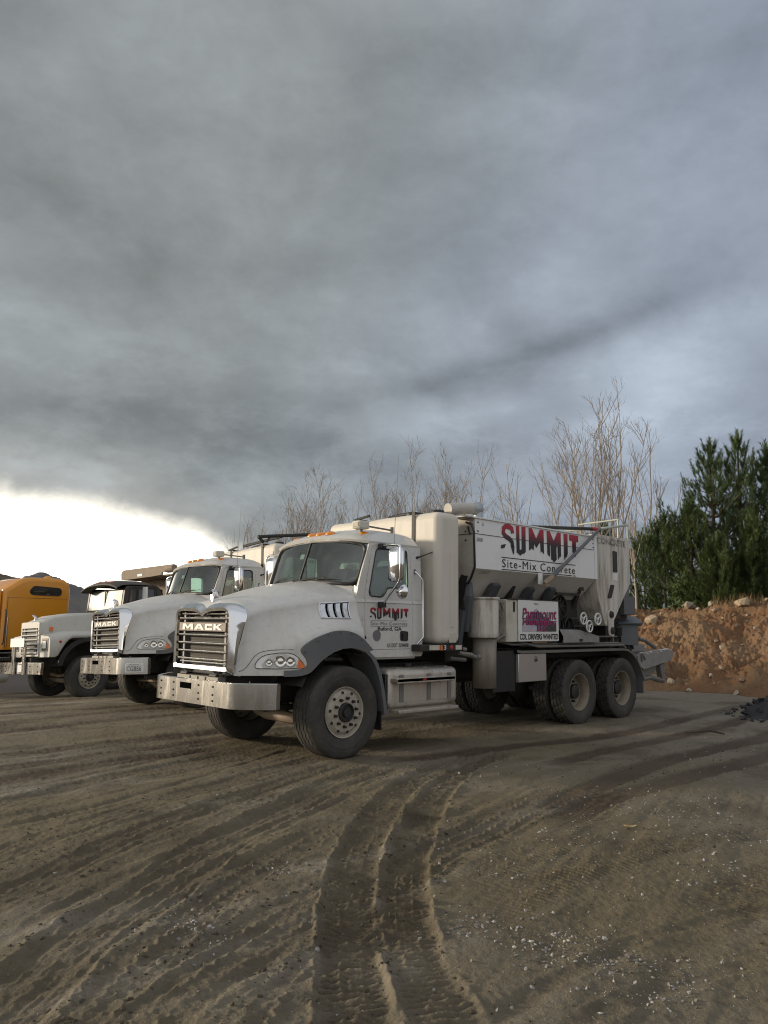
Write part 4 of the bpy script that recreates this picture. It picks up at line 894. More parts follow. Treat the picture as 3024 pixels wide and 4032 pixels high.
    for a in (.3, 2.84, 4.71): mb.tube([(.66, -.48, 2.02), (.66 + .08 * math.sin(a), -.48 + .2 * math.cos(a), 2.02 + .18 * math.sin(a))], .012, 6)
    mb.build('steering_wheel', M['black'], T)
    MB().prism([(.33, 1.6), (.33, 2.03), (.42, 2.085), (.58, 2.06), (.64, 1.92), (.60, 1.6)], 'Y', -.94, .94).build('dashboard', M['interior'], T, bevel=.02)
    MB().grid([[(p[0] + .03, p[1] * .96, 2.655 + .03 * (1 - (p[1] / .985) ** 2)) for p in r_] for r_ in rows]).build('headliner', M['interior'], T)
    # ---- doors
    for s in (-1, 1):
        f = lambda x, z, d=.0: (x, s * (ys(x, z) + d), z)
        D = MB().panel([door, win], lambda x, z: f(x, z, .002), thick=(0, -s * .035, 0)).prism([(s * (ys(0, 1.89) + .0), 1.855), (s * (ys(0, 1.89) + .014), 1.865), (s * (ys(0, 1.89) + .003), 1.90)], 'X', .437, 1.285).build('door', M['white'], T, smooth=30)
        MB().panel([grow(door, .02), grow(door, -.03)], lambda x, z: f(x, z, -.045)).build('door_seal', M['black'], D, smooth=0)
        wl_ = [Vector(f(x, z, .004)) for x, z in win]; mb = MB().mat(0).panel([win], lambda x, z: f(x, z, -.012)).mat(1).tube(wl_ + wl_[:1], .009, 6, cap=False)
        mb.build('window', [M['glass'], M['black']], D, smooth=40)
        hd = [(1.06, 1.39), (1.06, 1.485), (1.075, 1.498), (1.185, 1.492), (1.198, 1.478), (1.195, 1.385), (1.18, 1.372), (1.075, 1.376)]
        mb = MB().mat(0).panel([hd], lambda x, z: f(x, z, .006)); q = [Vector(f(x, z, .008)) for x, z in hd]; mb.mat(1).tube(q + q[:1], .005, 6, cap=False).mat(0).box(1.09, 1.12, s * (ys(0, 1.43) + .004) if s > 0 else -(ys(0, 1.43) + .02), (ys(0, 1.43) + .02) if s > 0 else -(ys(0, 1.43) + .004), 1.39, 1.47)
        mb.build('handle', [M['black'], M['dark']], D, smooth=40)
        MB().box(.375, .395, s * (ys(0, 1.67) - .002), s * (ys(0, 1.67) + .012), 1.64, 1.70).build('hinge', M['white'], T)
        # grab bar behind the door
        yb = ys(0, 2.3) + .002
        mb = MB().mat(0).tube([(1.352, s * yb, 2.305), (1.36, s * (yb + .05), 2.27), (1.435, s * (yb + .07), 2.19), (1.435, s * (yb + .09), 1.42), (1.365, s * (yb + .06), 1.335), (1.36, s * (yb + .03), 1.30)], .0135, 8)
        mb.mat(1).box(1.335, 1.37, s * (yb - .004), s * (yb + .012), 2.27, 2.335).box(1.335, 1.37, s * (yb + .02), s * (yb + .042), 1.265, 1.325)
        mb.build('grab_bar', [M['chrome'], M['steel']], T, smooth=50)
        # mirror on its tubular bracket
        mb = MB(); mb.tube([(.68, s * 1.02, 2.60), (.665, s * 1.12, 2.605), (.63, s * 1.38, 2.60), (.615, s * 1.435, 2.575), (.61, s * 1.45, 2.53), (.61, s * 1.45, 2.17), (.615, s * 1.42, 2.12), (.66, s * 1.15, 1.90), (.69, s * 1.05, 1.845)], .0155, 8)
        mr = mb.build('mirror', M['chrome'], T, smooth=60)
        for z0, z1, ya, yb_ in ((2.565, 2.635, 1.0, 1.07), (1.80, 1.875, 1.01, 1.08)): MB().box(.64, .74, min(s * ya, s * yb_), max(s * ya, s * yb_), z0, z1).build('bracket', M['black'], mr, bevel=.012)
        sh = []
        for z, k in ((2.125, .55), (2.14, .8), (2.18, 1), (2.50, 1), (2.545, .85), (2.565, .5)):
            sh.append([(.665 + .085 * k * math.sin(a) * (1 if math.sin(a) < 0 else .35), s * 1.33 + .13 * k * math.copysign(abs(math.cos(a)) ** .7, math.cos(a)), z) for a in [6.2832 * j / 24 for j in range(24)]])
        MB().grid(sh, wrap=True).add(sh[0], [tuple(range(24))]).add(sh[-1], [tuple(range(24))]).build('mirror_shell', M['chrome'], mr, smooth=50)
        MB().box(.696, .700, s * (1.22 if s > 0 else 1.44), s * (1.44 if s > 0 else 1.22), 2.17, 2.53).build('mirror_glass', M['chrome'], mr)
        mb = MB(); mb.lathe([(.0, -.062), (.03, -.058), (.055, -.048), (.078, -.028), (.092, -.002), (.096, .010), (.088, .018), (0, .02)], (.765, s * 1.33, 2.005), 'X', 28); mb.tube([(.75, s * 1.34, 2.0), (.63, s * 1.40, 2.12)], .008, 6)
        mb.build('round_mirror', M['chrome'], mr, smooth=60)
        MB().tube([(.635, -1.31, 2.60), (.635, -1.31, 2.66), (.70, -1.31, 3.80)] if s < 0 else [(.635, 1.31, 2.60), (.635, 1.31, 2.67)], [.009, .005, .0022] if s < 0 else [.009, .005], 6).build('antenna', M['steel'], mr)
    L = MB(); yy = -1.025
    # ---- door lettering (driver's side)
    f0 = lambda z: -(ys(0, z) + .0065)
    sm_ = summit('door_lettering', .508, .705, 1.80, f0(1.72) - .0006, T)
    lt = text('slogan_lettering', 'Site-Mix Concrete', (.522, f0(1.60), 1.575), (1, 0, 0), (0, 0, 1), .67, .045, M['texthin'], T, space=1.15)
    mb = MB().box(.519, 1.194, f0(1.635), f0(1.635) + .002, 1.632, 1.636).box(.519, 1.194, f0(1.56), f0(1.56) + .002, 1.560, 1.564); mb.build('ruled_lines', M['texthin'], sm_)
    text('town_lettering', 'Buford, GA', (.645, f0(1.53), 1.497), (1, 0, 0), (0, 0, 1), .435, .058, M['text'], T, bold=.012)
    text('registration_lettering', 'US DOT 3204898', (.813, f0(1.31), 1.291), (1, 0, 0), (0, 0, 1), .393, .05, M['text'], T, bold=.006)
    mb = MB(); mb.lathe([(0, 0), (.066, 0), (.068, .003), (.075, .003), (.077, 0)], (.630, f0(1.434) + .002, 1.434), 'Y', 32); mb.box(.58, .68, f0(1.45), f0(1.45) + .002, 1.447, 1.452); mb.box(.585, .675, f0(1.42), f0(1.42) + .002, 1.425, 1.430)
    mb.build('round_emblem', M['texthin'], T, smooth=0)
    # ---- roof lights, work light, stub aerial
    for (x, y) in ((.66, -.715), (.475, -.24), (.465, -.045), (.475, .15), (.64, .70)):
        z = 2.79 - .02 * (abs(y) > .5)
        MB().ball((x, y, z), (.085, .068, .05), 14, z0=-.2).build('marker_light', M['amber'], T, smooth=70)
    mb = MB().box(.47, .65, -.83, -.67, 2.835, 2.945); wlt = mb.build('work_light', M['offwhite'], T, bevel=.02)
    MB().box(.463, .47, -.80, -.70, 2.86, 2.92).build('lamp_face', M['steel'], wlt, bevel=.0)
    MB().tube([(.64, -.75, 2.888), (1.13, -.75, 2.872)], .0125, 8).tube([(1.14, -.75, 2.80), (1.14, -.75, 2.915)], .028, 10).tube([(.57, -.75, 2.80), (.57, -.75, 2.85)], .02, 8).build('lamp_bracket', M['steel'], wlt)
    MB().tube([(1.40, -1.0, 2.50), (1.52, -1.04, 2.545), (1.70, -1.13, 2.63)], [.014, .008, .005], 6).ball((1.40, -.99, 2.50), .02, 8).build('stub_aerial', M['black'], T)
    # ---- water tank behind the cab
    def rbox(x0, x1, y0, y1, z0, z1): return MB().box(x0, x1, y0, y1, z0, z1)
    tk = rbox(1.61, 2.10, -1.19, 1.19, 1.325, 3.16).build('water_tank', M['poly'], T, bevel=.10, seg=5, smooth=50)
    MB().box(1.84, 1.985, -1.195, -1.186, 1.345, 1.48).build('outlet_pocket', M['offwhite'], tk, bevel=.01)  # flat darker patch; the shade of the recess is put into its colour
    MB().grid([[(1.86, -1.193, z), (1.90, -1.2, z), (1.94, -1.193, z)] for z in (1.56, 2.0, 2.6)]).build('sight_rib', M['poly'], tk)
    for y in (-.72, .48):
        mb = MB().box(1.597, 1.612, y - .03, y + .03, 1.35, 3.175).box(1.60, 2.11, y - .03, y + .03, 3.16, 3.18).box(2.098, 2.11, y - .03, y + .03, 1.35, 3.17)
        if y > 0: mb.tube([(1.55, .48, 3.16), (1.55, .15, 3.20)], .02, 6)
        mb.build('tank_strap', M['dark'], tk)
    for cx_, cy_ in ((1.86, -.95), (1.80, -.52)): MB().lathe([(.0, 0.055), (.09, .055), (.10, .045), (.10, 0)], (cx_, cy_, 3.157), 'Z', 20).build('filler_cap', M['black'], tk, smooth=50)
    MB().tube([(1.78, -.5, 3.20), (1.86, -.2, 3.215), (1.82, .0, 3.185)], .022, 6).build('vent_hose', M['black'], tk, smooth=50)
    # rail with reflectors under the tank
    rl = MB().box(1.27, 2.14, -1.19, 1.19, 1.235, 1.322).build('tank_rail', M['dark'], T, bevel=.006)
    MB().box(1.44, 1.64, -1.1945, -1.19, 1.25, 1.315).build('label_plate', M['offwhite'], rl)
    MB().box(1.975, 2.10, -1.1945, -1.19, 1.25, 1.31).build('label_plate', M['offwhite'], rl)
    MB().box(1.655, 1.70, -1.1955, -1.19, 1.245, 1.315).build('orange_reflector', M['amberlens'], rl)
    MB().lathe([(0, -.012), (.025, -.010), (.032, 0)], (1.895, -1.19, 1.282), 'Y', 16).build('red_lamp', M['red'], rl)
    text('fleet_number', '3', (1.725, -1.1925, 1.252), (1, 0, 0), (0, 0, 1), .05, .062, M['signwhite'], rl, bold=.02)
    mb = MB()
    for k, (z, y) in enumerate(((1.27, -1.05), (1.20, -1.12), (1.12, -.95))): mb.tube([(2.12, y, z), (2.22, y - .01, z - .01), (2.30 + .05 * k, y - .06, z - .03)], [.03, .026, .03], 8)
    mb.tube([(2.20, -1.12, 1.19), (2.45, -1.18, 1.135)], .03, 8).lathe([(0, 0), (.045, 0), (.045, .05), (0, .05)], (2.44, -1.18, 1.135), 'X', 10)
    mb.build('hose_coupling', M['steel'], T)
    # ---- fuel tank with straps and steps
    ft = MB().box(.70, 2.06, -1.17, -.62, .52, 1.02).build('fuel_tank', M['tankalu'], T, bevel=.085, seg=5, smooth=50)
    for x in (.93, 1.45, 1.86):
        MB().box(x - .035, x + .035, -1.182, -1.168, .60, .94).box(x - .035, x + .035, -1.10, -.66, 1.02, 1.032).prism([(-1.182, .93), (-1.168, .93), (-1.09, 1.02), (-1.095, 1.032)], 'X', x - .035, x + .035).build('tank_strap', M['steel'], ft, smooth=40)
    MB().box(.735, 1.84, -1.30, -1.175, .86, .905).box(.735, 1.84, -1.30, -1.285, .845, .915).build('step', M['tankalu'], ft, bevel=.006)
    MB().box(.76, 1.90, -1.31, -1.12, .475, .515).build('step', M['tankalu'], ft, bevel=.006)
    MB().box(1.2, 1.27, -1.3015, -1.30, .87, .892).build('step_reflector', M['red'], ft)
    MB().lathe([(0, .05), (.06, .05), (.06, 0)], (1.30, -.92, 1.02), 'Z', 14).build('filler_cap', M['dark'], ft)
    MB().box(.665, .71, -1.15, -.7, .50, .96).build('battery_box', M['black'], T, bevel=.01)
    MB().box(.72, 2.0, .62, 1.15, .52, 1.0).build('battery_box', M['tankalu'], T, bevel=.06)
    # ---- frame, axles and the machinery inside
    mb = MB()
    for s in (-1, 1): mb.box(-1.25, 7.75, s * .43 - .04, s * .43 + .04, .78, 1.05)
    for x in (.1, 1.6, 2.3, 3.4, 4.4, 5.3, 6.2, 7.6): mb.box(x - .05, x + .05, -.43, .43, .82, 1.0)
    mb.build('chassis_frame', M['dark'], T)
    MB().box(-1.12, .25, -.46, .46, .62, 1.62).box(.25, 1.1, -.25, .25, .5, .95).lathe([(.05, 0), (.05, 4.2)], (1.0, 0, .72), 'X', 10).build('engine', M['dark'], T, bevel=.03)
    MB().tube([(0, -.95, .50), (0, -.62, .40), (0, -.45, .375), (0, .45, .375), (0, .62, .40), (0, .95, .50)], [.06, .065, .075, .075, .065, .06], 8).box(-.13, .13, -.52, -.36, .43, .55).box(-.13, .13, .36, .52, .43, .55).tube([(-.22, -.9, .46), (-.22, .9, .46)], .02, 6).build('front_axle', M['axle'], T, smooth=50)
    for s in (-1, 1): MB().box(-.72, .72, s * .44 - .06, s * .44 + .06, .53, .59).build('leaf_spring', M['dark'], T)
    mb = MB()
    for x in (5.12, 6.51): mb.tube([(x, -1.0, .51), (x, 1.0, .51)], .075, 10).ball((x, 0, .51), (.24, .22, .22), 14)
    for s in (-1, 1): mb.box(4.9, 6.75, s * .45 - .05, s * .45 + .05, .42, .52).box(5.55, 6.1, s * .45 - .08, s * .45 + .08, .4, .8)
    mb.build('rear_axle', M['dark'], T, smooth=50)
    for s in (-1, 1):
        wheel(0, .535, s * 1.165, .545, .375, T, 'rib', 'steer', s)
        for x in (5.118, 6.509):
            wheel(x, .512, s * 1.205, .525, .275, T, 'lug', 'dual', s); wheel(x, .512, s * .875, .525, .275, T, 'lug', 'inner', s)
    # dark lower body between the frame and the hopper
    mb = MB().box(2.25, 6.9, -.75, .75, 1.06, 1.24).box(2.3, 3.0, -.62, .62, 1.24, 1.95).box(3.0, 4.7, -.55, .55, 1.24, 1.6)
    for x in (2.45, 3.6, 4.6, 5.5): mb.prism([(-.30, 1.24), (-.55, 1.24), (-1.05, 2.30), (-.95, 2.36)], 'X', x - .04, x + .04)
    mb.build('body_subframe', M['dark'], T)
    # ---- hopper
    hp = [(-1.2, 3.145), (-1.2, 2.405), (-.42, 1.60), (.42, 1.60), (1.2, 2.405), (1.2, 3.145)]
    mb = MB().mat(0)
    for s in (-1, 1): mb.add([(2.39, s * 1.2, 2.405), (5.70, s * 1.2, 2.405), (5.70, s * 1.2, 3.145), (2.39, s * 1.2, 3.145)], [(0, 1, 2, 3)])
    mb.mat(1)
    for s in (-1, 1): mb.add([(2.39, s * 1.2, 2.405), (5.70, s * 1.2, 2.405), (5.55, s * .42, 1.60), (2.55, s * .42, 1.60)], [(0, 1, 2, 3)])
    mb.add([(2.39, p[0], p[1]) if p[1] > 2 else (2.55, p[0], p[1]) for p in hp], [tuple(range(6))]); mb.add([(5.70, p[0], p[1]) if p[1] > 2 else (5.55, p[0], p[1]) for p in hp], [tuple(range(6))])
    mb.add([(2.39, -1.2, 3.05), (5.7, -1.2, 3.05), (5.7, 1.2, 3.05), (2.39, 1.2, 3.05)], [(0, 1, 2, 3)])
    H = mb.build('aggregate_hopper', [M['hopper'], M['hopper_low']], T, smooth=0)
    mb = MB().box(2.385, 5.705, -1.206, -1.2, 2.905, 2.913).box(2.383, 2.39, -1.2, 1.2, 2.905, 2.913)
    for x in (2.46, 5.62):
        for z in (2.95, 3.02, 3.09) if x > 3 else (2.95, 3.08): mb.tube([(x, -1.2, z), (x, -1.208, z)], .013, 8)
    mb.tube([(2.375, -1.08, 3.02), (2.375, -1.12, 2.9)], .012, 6)
    for z in (2.95, 2.82): mb.tube([(2.39, -1.03, z), (2.38, -1.03, z)], .014, 8)
    mb.build('panel_seam', M['text'], H)
    MB().box(2.36, 5.72, -1.225, -1.19, 3.135, 3.155).build('top_rim', M['hopper'], H)
    MB().tube([(2.36, -1.06, 3.08), (2.34, -1.18, 3.04), (2.335, -1.23, 2.93), (2.36, -1.215, 2.75), (2.37, -1.215, 2.42), (2.42, -1.1, 2.26), (2.5, -.85, 2.02)], .017, 6).build('cable', M['black'], H, smooth=60)
    # hopper lettering
    summit('hopper_lettering', 3.006, 2.136, 3.122, -1.2075, T)
    text('slogan_lettering', 'Site-Mix Concrete', (3.03, -1.204, 2.455), (1, 0, 0), (0, 0, 1), 1.99, .125, M['text'], T, space=1.18)
    MB().box(3.02, 5.04, -1.206, -1.2025, 2.600, 2.612).box(3.02, 4.93, -1.206, -1.2025, 2.418, 2.430).box(4.96, 5.04, -1.206, -1.2025, 2.418, 2.430).build('ruled_lines', M['text'], H)
    text('small_lettering', 'SAND', (2.43, -1.204, 2.80), (1, 0, 0), (0, 0, 1), .14, .055, M['worn'], T, bold=.01)
    o_ = Vector((2.42, -1.186, 2.375)); vv = Vector((0, -.78, .805)).normalized(); text('series_lettering', 'C SERIES', (2.42, -1.19 + .055, 2.34), (1, 0, 0), tuple(vv), .36, .06, M['worn'], T, bold=.01, shear=.3)
    # cement bin with funnel
    fun = [(5.705, 3.20), (6.90, 3.20), (6.89, 2.38), (6.62, 2.09), (6.24, 1.66), (6.20, 1.60), (6.0, 1.60), (5.95, 1.64), (5.76, 2.10), (5.705, 2.38)]
    mb = MB().prism(fun, 'Y', -1.2, -.2).box(5.705, 6.90, -.2, 1.2, 2.38, 3.20)
    cb = mb.build('cement_bin', M['hopper_dirty'], T, bevel=.01)
    wnd = [(6.27, 2.57), (6.285, 2.555), (6.40, 2.56), (6.415, 2.575), (6.42, 2.92), (6.40, 2.935), (6.29, 2.94), (6.275, 2.925)]
    MB().prism(wnd, 'Y', -1.212, -1.2).build('sight_window', M['black'], cb)
    MB().prism([(6.06, 2.10), (6.09, 2.085), (6.17, 2.09), (6.19, 2.11), (6.29, 2.31), (6.28, 2.325), (6.19, 2.33), (6.17, 2.32)], 'Y', -1.212, -1.2).build('sight_window', M['black'], cb)
    MB().prism([(6.275, 2.42), (6.41, 2.40), (6.42, 2.54), (6.275, 2.55)], 'Y', -1.206, -1.2).build('sticker', M['hopper'], cb)
    MB().prism([(6.005, 1.80), (6.03, 1.86), (6.10, 1.885), (6.18, 1.86), (6.20, 1.80), (6.19, 1.60), (6.22, 1.52), (6.19, 1.43), (6.13, 1.41), (6.06, 1.43), (6.03, 1.52), (6.03, 1.62)], 'Y', -1.24, -1.205).build('bearing_plate', M['hopper_dirty'], cb, bevel=.008)
    for (x, z) in ((6.10, 1.80), (6.125, 1.52)):
        mb = MB().lathe([(0, -.035), (.05, -.03), (.065, 0)], (x, -1.24, z), 'Y', 14)
        for k in range(6): mb.tube([(x + .05 * math.cos(k * 1.047), -1.24, z + .05 * math.sin(k * 1.047)), (x + .05 * math.cos(k * 1.047), -1.262, z + .05 * math.sin(k * 1.047))], .012, 5)
        mb.build('bearing', M['dark'], cb)
    text('bin_lettering', 'CONCRETE', (5.76, -1.203, 3.035), (1, 0, 0), (0, 0, 1), .98, .115, M['worn'], T, bold=.018)
    MB().box(5.65, 5.725, -1.212, -1.196, 2.40, 3.16).build('corner_strip', M['hopper'], H)
    # dust pipe over the tank
    MB().mat(0).tube([(1.98, -1.04, 3.235), (2.48, -1.08, 3.30)], .085, 16).mat(1).lathe([(.0, -.03), (.08, -.03), (.105, 0), (.105, .10), (.08, .14), (0, .14)], (2.50, -1.09, 3.30), 'X', 16).tube([(2.57, -1.10, 3.30), (2.575, -1.14, 3.03)], .07, 12).mat(2).box(2.2, 2.55, -1.2, -.9, 3.14, 3.16).build('dust_pipe', [M['hopper_low'], M['galv'], M['hopper_dirty']], T, smooth=45)
    # tarp crank rod and roller
    MB().mat(0).tube([(4.05, -1.31, 2.285), (4.9, -1.315, 2.80), (5.64, -1.31, 3.255)], .028, 10).tube([(4.45, -1.31, 2.53), (4.2, -1.31, 2.375)], .034, 10).mat(1).ball((5.64, -1.31, 3.26), .05, 8).build('crank_rod', [M['greysteel'], M['steel']], T, smooth=50)
    MB().box(3.97, 4.10, -1.33, -1.19, 2.215, 2.235).tube([(3.98, -1.30, 2.25), (4.06, -1.31, 2.29), (4.2, -1.31, 2.37)], [.035, .05, .04], 8).build('crank_bracket', M['axle'], T)
    MB().box(3.95, 4.06, -1.215, -1.2, 2.24, 2.42).build('crank_plate', M['hopper'], H)
    MB().mat(0).tube([(2.5, .6, 3.2), (4.3, -.35, 3.27), (5.62, -1.30, 3.265)], .03, 8).mat(1).tube([(5.53, -1.23, 3.266), (5.62, -1.30, 3.266)], .033, 8).build('tarp_roller', [M['dark'], M['red']], T)
    MB().tube([(5.66, -1.31, 3.265), (6.88, -1.17, 3.47)], .02, 8).build('tarp_arm', M['palegreen'], T)
    mb = MB()
    for x, zt in ((6.55, 3.52), (6.9, 3.46)): mb.tube([(x, -1.17, 2.6 if x > 6.8 else 3.2), (x, -1.17, zt)], .017, 6)
    mb.tube([(6.55, -1.17, 3.52), (6.62, -1.17, 3.55), (6.62, -.3, 3.52)], .017, 6).tube([(6.9, -1.17, 3.46), (6.9, .2, 3.46)], .017, 6)
    mb.build('ladder_rail', M['palegreen'], T, smooth=60)
    # hydraulic tank with sign
    ot = MB().box(3.22, 4.60, -1.13, -.62, 1.34, 1.985).build('hydraulic_tank', M['offwhite'], T, bevel=.012)
    MB().box(3.23, 4.62, -1.16, -.60, 1.985, 2.0).box(3.39, 3.42, -1.145, -1.13, 1.80, 1.95).tube([(4.02, -1.0, 2.0), (4.02, -1.0, 2.06)], .045, 10).build('tank_lid', M['dark'], ot)
    sg = MB().box(3.49, 4.58, -1.155, -1.14, 1.35, 1.985).build('sign_board', M['signwhite'], T, bevel=.004)
    mb = MB().mat(0).panel([[(3.80, 1.76), (3.96, 1.86), (4.10, 1.76), (4.30, 1.70), (4.48, 1.62), (4.48, 1.52), (3.60, 1.52), (3.60, 1.64)]], lambda x, z: (x, -1.1575, z))
    mb.mat(1).panel([[(3.58, 1.60), (3.66, 1.635), (3.76, 1.60), (3.86, 1.625), (3.96, 1.58), (4.0, 1.50), (3.58, 1.50)]], lambda x, z: (x, -1.159, z)).panel([[(3.84, 1.78), (3.96, 1.858), (3.99, 1.83), (3.93, 1.79), (3.9, 1.81)]], lambda x, z: (x, -1.159, z))
    mb.mat(2).panel([[(4.2, 1.56), (4.32, 1.61), (4.42, 1.585), (4.505, 1.60), (4.505, 1.50), (4.1, 1.50)]], lambda x, z: (x, -1.160, z)).box(3.90, 4.02, -1.159, -1.1555, 1.925, 1.937)
    mb.build('mountain_emblem', [M['slate'], M['slatelight'], M['slatedark']], sg, smooth=0)
    for s_, x, z, w_, h_ in (('Paramount', 3.585, 1.695, .92, .165), ('Foundations', 3.585, 1.60, .92, .105), ('LLC', 3.96, 1.505, .27, .08)):
        text('sign_lettering', s_, (x - .004, -1.1612, z - .004), (1, 0, 0), (0, 0, 1), w_ + .01, h_ + .008, M['magdark'], sg, bold=.022, shear=.15); text('sign_lettering', s_, (x, -1.164, z), (1, 0, 0), (0, 0, 1), w_, h_, M['magenta'], sg, bold=.0, shear=.15)
    text('notice_lettering', 'CDL DRIVERS WANTED', (3.515, -1.1575, 1.375), (1, 0, 0), (0, 0, 1), 1.04, .09, M['text'], sg, bold=.022)
    # round container, chute section, flap, tool box
    can = MB().lathe([(0, 1.985), (.20, 1.985), (.225, 1.97), (.23, 1.90), (.23, 1.50), (.235, 1.44), (.22, 1.41), (0, 1.41)], (2.80, -1.02, 0), 'Z', 28).build('round_container', M['hopper_dirty'], T, smooth=45)
    MB().lathe([(0, 1.998), (.245, 1.998), (.25, 1.985), (.24, 1.965), (.225, 1.965)], (2.80, -1.02, 0), 'Z', 28).build('lid', M['hopper_dirty'], can, smooth=45)
    MB().lathe([(.18, .68), (.185, 1.42)], (2.84, -1.0, 0), 'Z', 20, a0=2.6, a1=6.0).build('chute_section', M['chutesteel'], T, smooth=60, solid=.012)
    MB().box(2.84, 3.37, -1.16, -1.145, .62, 1.215).build('mud_flap', M['black'], T)
    tb = MB().box(3.42, 4.15, -1.20, -.72, .74, 1.165).build('tool_box', M['diamond'], T, bevel=.01)
    MB().mat(0).lathe([(0, -.008), (.045, -.006), (.05, 0)], (3.86, -1.20, 1.08), 'Y', 16).mat(1).box(3.84, 3.89, -1.215, -1.2, 1.05, 1.075).build('latch', [M['steel'], M['dark']], tb)
    MB().box(3.4, 3.425, -1.15, -.72, .73, 1.17).build('box_bracket', M['dark'], T)
    # hoses above the fender
    mb = MB()
    for k, (y, z, x0, x1) in enumerate(((-1.02, 1.30, 2.9, 6.7), (-.92, 1.275, 3.3, 6.5), (-1.08, 1.265, 3.5, 6.75))): mb.tube([(x0, y + .2, z + .16), (x0 + .3, y + .05, z + .05), (x0 + .6, y, z), (x1, y, z - .005), (x1 + .15, y + .02, z - .06)], .022, 8)
    mb.build('hydraulic_hose', M['steel'], T, smooth=60)
    # fender over the rear wheels
    fp = [(3.36, 1.225), (3.48, 1.205), (6.55, 1.205), (6.70, 1.19), (6.86, 1.13), (7.0, 1.04), (7.14, .88), (7.255, .68), (7.28, .60)]
    for s in (-1, 1):
        mb = MB().grid([[(x, s * 1.215, z - .035), (x, s * 1.22, z), (x, s * .58, z), (x, s * .58, z - .035)] for x, z in fp])
        fd = mb.build('rear_fender', M['steel'] if s < 0 else M['dark'], T, smooth=50)
        MB().box(7.24, 7.255, s * (.62 if s > 0 else 1.2), s * (1.2 if s > 0 else .62), .38, .70).build('mud_flap', M['flare'], fd)
    # engine-side machinery under the hopper
    mb = MB().mat(0).box(4.70, 5.62, -.85, -.3, 1.35, 2.05).box(4.66, 4.78, -1.05, -.4, 1.5, 1.9)
    for (x, z, r) in ((5.02, 1.92, .19), (5.25, 1.62, .12)): mb.lathe([(r, 0), (r, -.06), (r * .88, -.07), (r * .85, -.02), (.04, -.02), (.03, -.06), (0, -.06)], (x, -.86, z), 'Y', 24)
    for k in range(8): a = .785 * k; mb.tube([(5.02, -.90, 1.92), (5.02 + .16 * math.cos(a), -.90, 1.92 + .16 * math.sin(a))], .012, 4)
    mb.box(4.78, 5.46, -1.0, -.95, 2.11, 2.15).box(4.86, 5.42, -.98, -.93, 2.2, 2.225).box(5.40, 5.52, -1.06, -.86, 2.2, 2.3)
    for k in range(6): x = 4.75 + .17 * k; mb.tube([(x, -.9, 1.36), (x + .05, -1.0, 1.5 + .05 * (k % 3)), (x + .12, -.92, 1.66), (x + .2, -.87, 1.5)], .017, 6)
    mb.mat(1).box(5.5, 6.9, -1.0, -.9, 1.40, 1.425).box(5.9, 5.93, -.98, -.92, 1.24, 1.40).box(6.6, 6.63, -.98, -.92, 1.22, 1.40).box(6.2, 7.0, -1.0, -.6, 1.28, 1.30)
    mb.build('hydraulic_machinery', [M['dark'], M['steel']], T, smooth=50)
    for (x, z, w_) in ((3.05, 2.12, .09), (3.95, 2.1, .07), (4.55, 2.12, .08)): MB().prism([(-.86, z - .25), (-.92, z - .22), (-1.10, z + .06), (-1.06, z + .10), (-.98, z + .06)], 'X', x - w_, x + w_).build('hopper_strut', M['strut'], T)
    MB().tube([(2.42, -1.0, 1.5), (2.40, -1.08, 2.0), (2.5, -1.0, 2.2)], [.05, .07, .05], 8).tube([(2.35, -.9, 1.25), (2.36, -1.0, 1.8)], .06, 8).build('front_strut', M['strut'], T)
    MB().box(2.98, 3.12, -1.15, -1.08, 1.82, 1.93).tube([(2.98, -1.14, 1.92), (3.05, -1.16, 1.93), (3.10, -1.17, 1.80), (3.05, -1.16, 1.70), (2.99, -1.14, 1.74)], .012, 6).build('wiring_box', M['steel'], T)
    MB().tube([(3.1, -1.0, 1.35), (3.2, -1.08, 1.44), (3.30, -1.1, 1.40)], .028, 8).build('pipe_elbow', M['steel'], T)
    cv = MB().add([(4.66, -1.12, 1.53), (5.28, -1.10, 1.53), (5.86, -1.14, 1.42), (4.70, -1.16, 1.42), (4.66, -.7, 1.55), (5.28, -.7, 1.55), (5.86, -.72, 1.43), (4.70, -1.16, 1.32), (5.86, -1.14, 1.32), (5.86, -.72, 1.32)], [(0, 1, 5, 4), (0, 3, 2, 1), (1, 2, 6, 5), (3, 7, 8, 2), (2, 8, 9, 6)]).build('engine_cover', M['cover'], T, bevel=.01)
    MB().box(5.2, 5.28, -1.17, -1.15, 1.34, 1.38).build('catch', M['dark'], cv)
    # hand wheels
    mb = MB()
    for (x, z, y) in ((5.345, 1.72, -1.14), (5.60, 1.715, -1.26), (5.46, 1.59, -1.18)):
        P_ = empty('hand_wheel', (x, y, z)); P_.parent = T; m2 = MB(); r = .095
        m2.tube([(r * math.cos(a), -.01, r * math.sin(a)) for a in [6.2832 * k / 24 for k in range(25)]], .014, 8, cap=False)
        for k in range(3): a = 2.094 * k + .5; m2.tube([(0, .005, 0), (r * math.cos(a), -.008, r * math.sin(a))], .013, 6)
        m2.tube([(0, -.02, 0), (0, .03, 0)], .024, 8); m2.build('wheel_rim', M['valve'], P_, smooth=60)
        MB().tube([(0, .03, 0), (0, .45, 0)], .014, 6).build('spindle', M['steel'], P_)
    # control boxes and the folded chute at the back
    MB().box(6.82, 7.24, -1.10, -.65, 1.812, 2.146).box(6.86, 7.05, -1.08, -.7, 2.146, 2.33).build('rear_guard', M['greysteel'], T, bevel=.008)
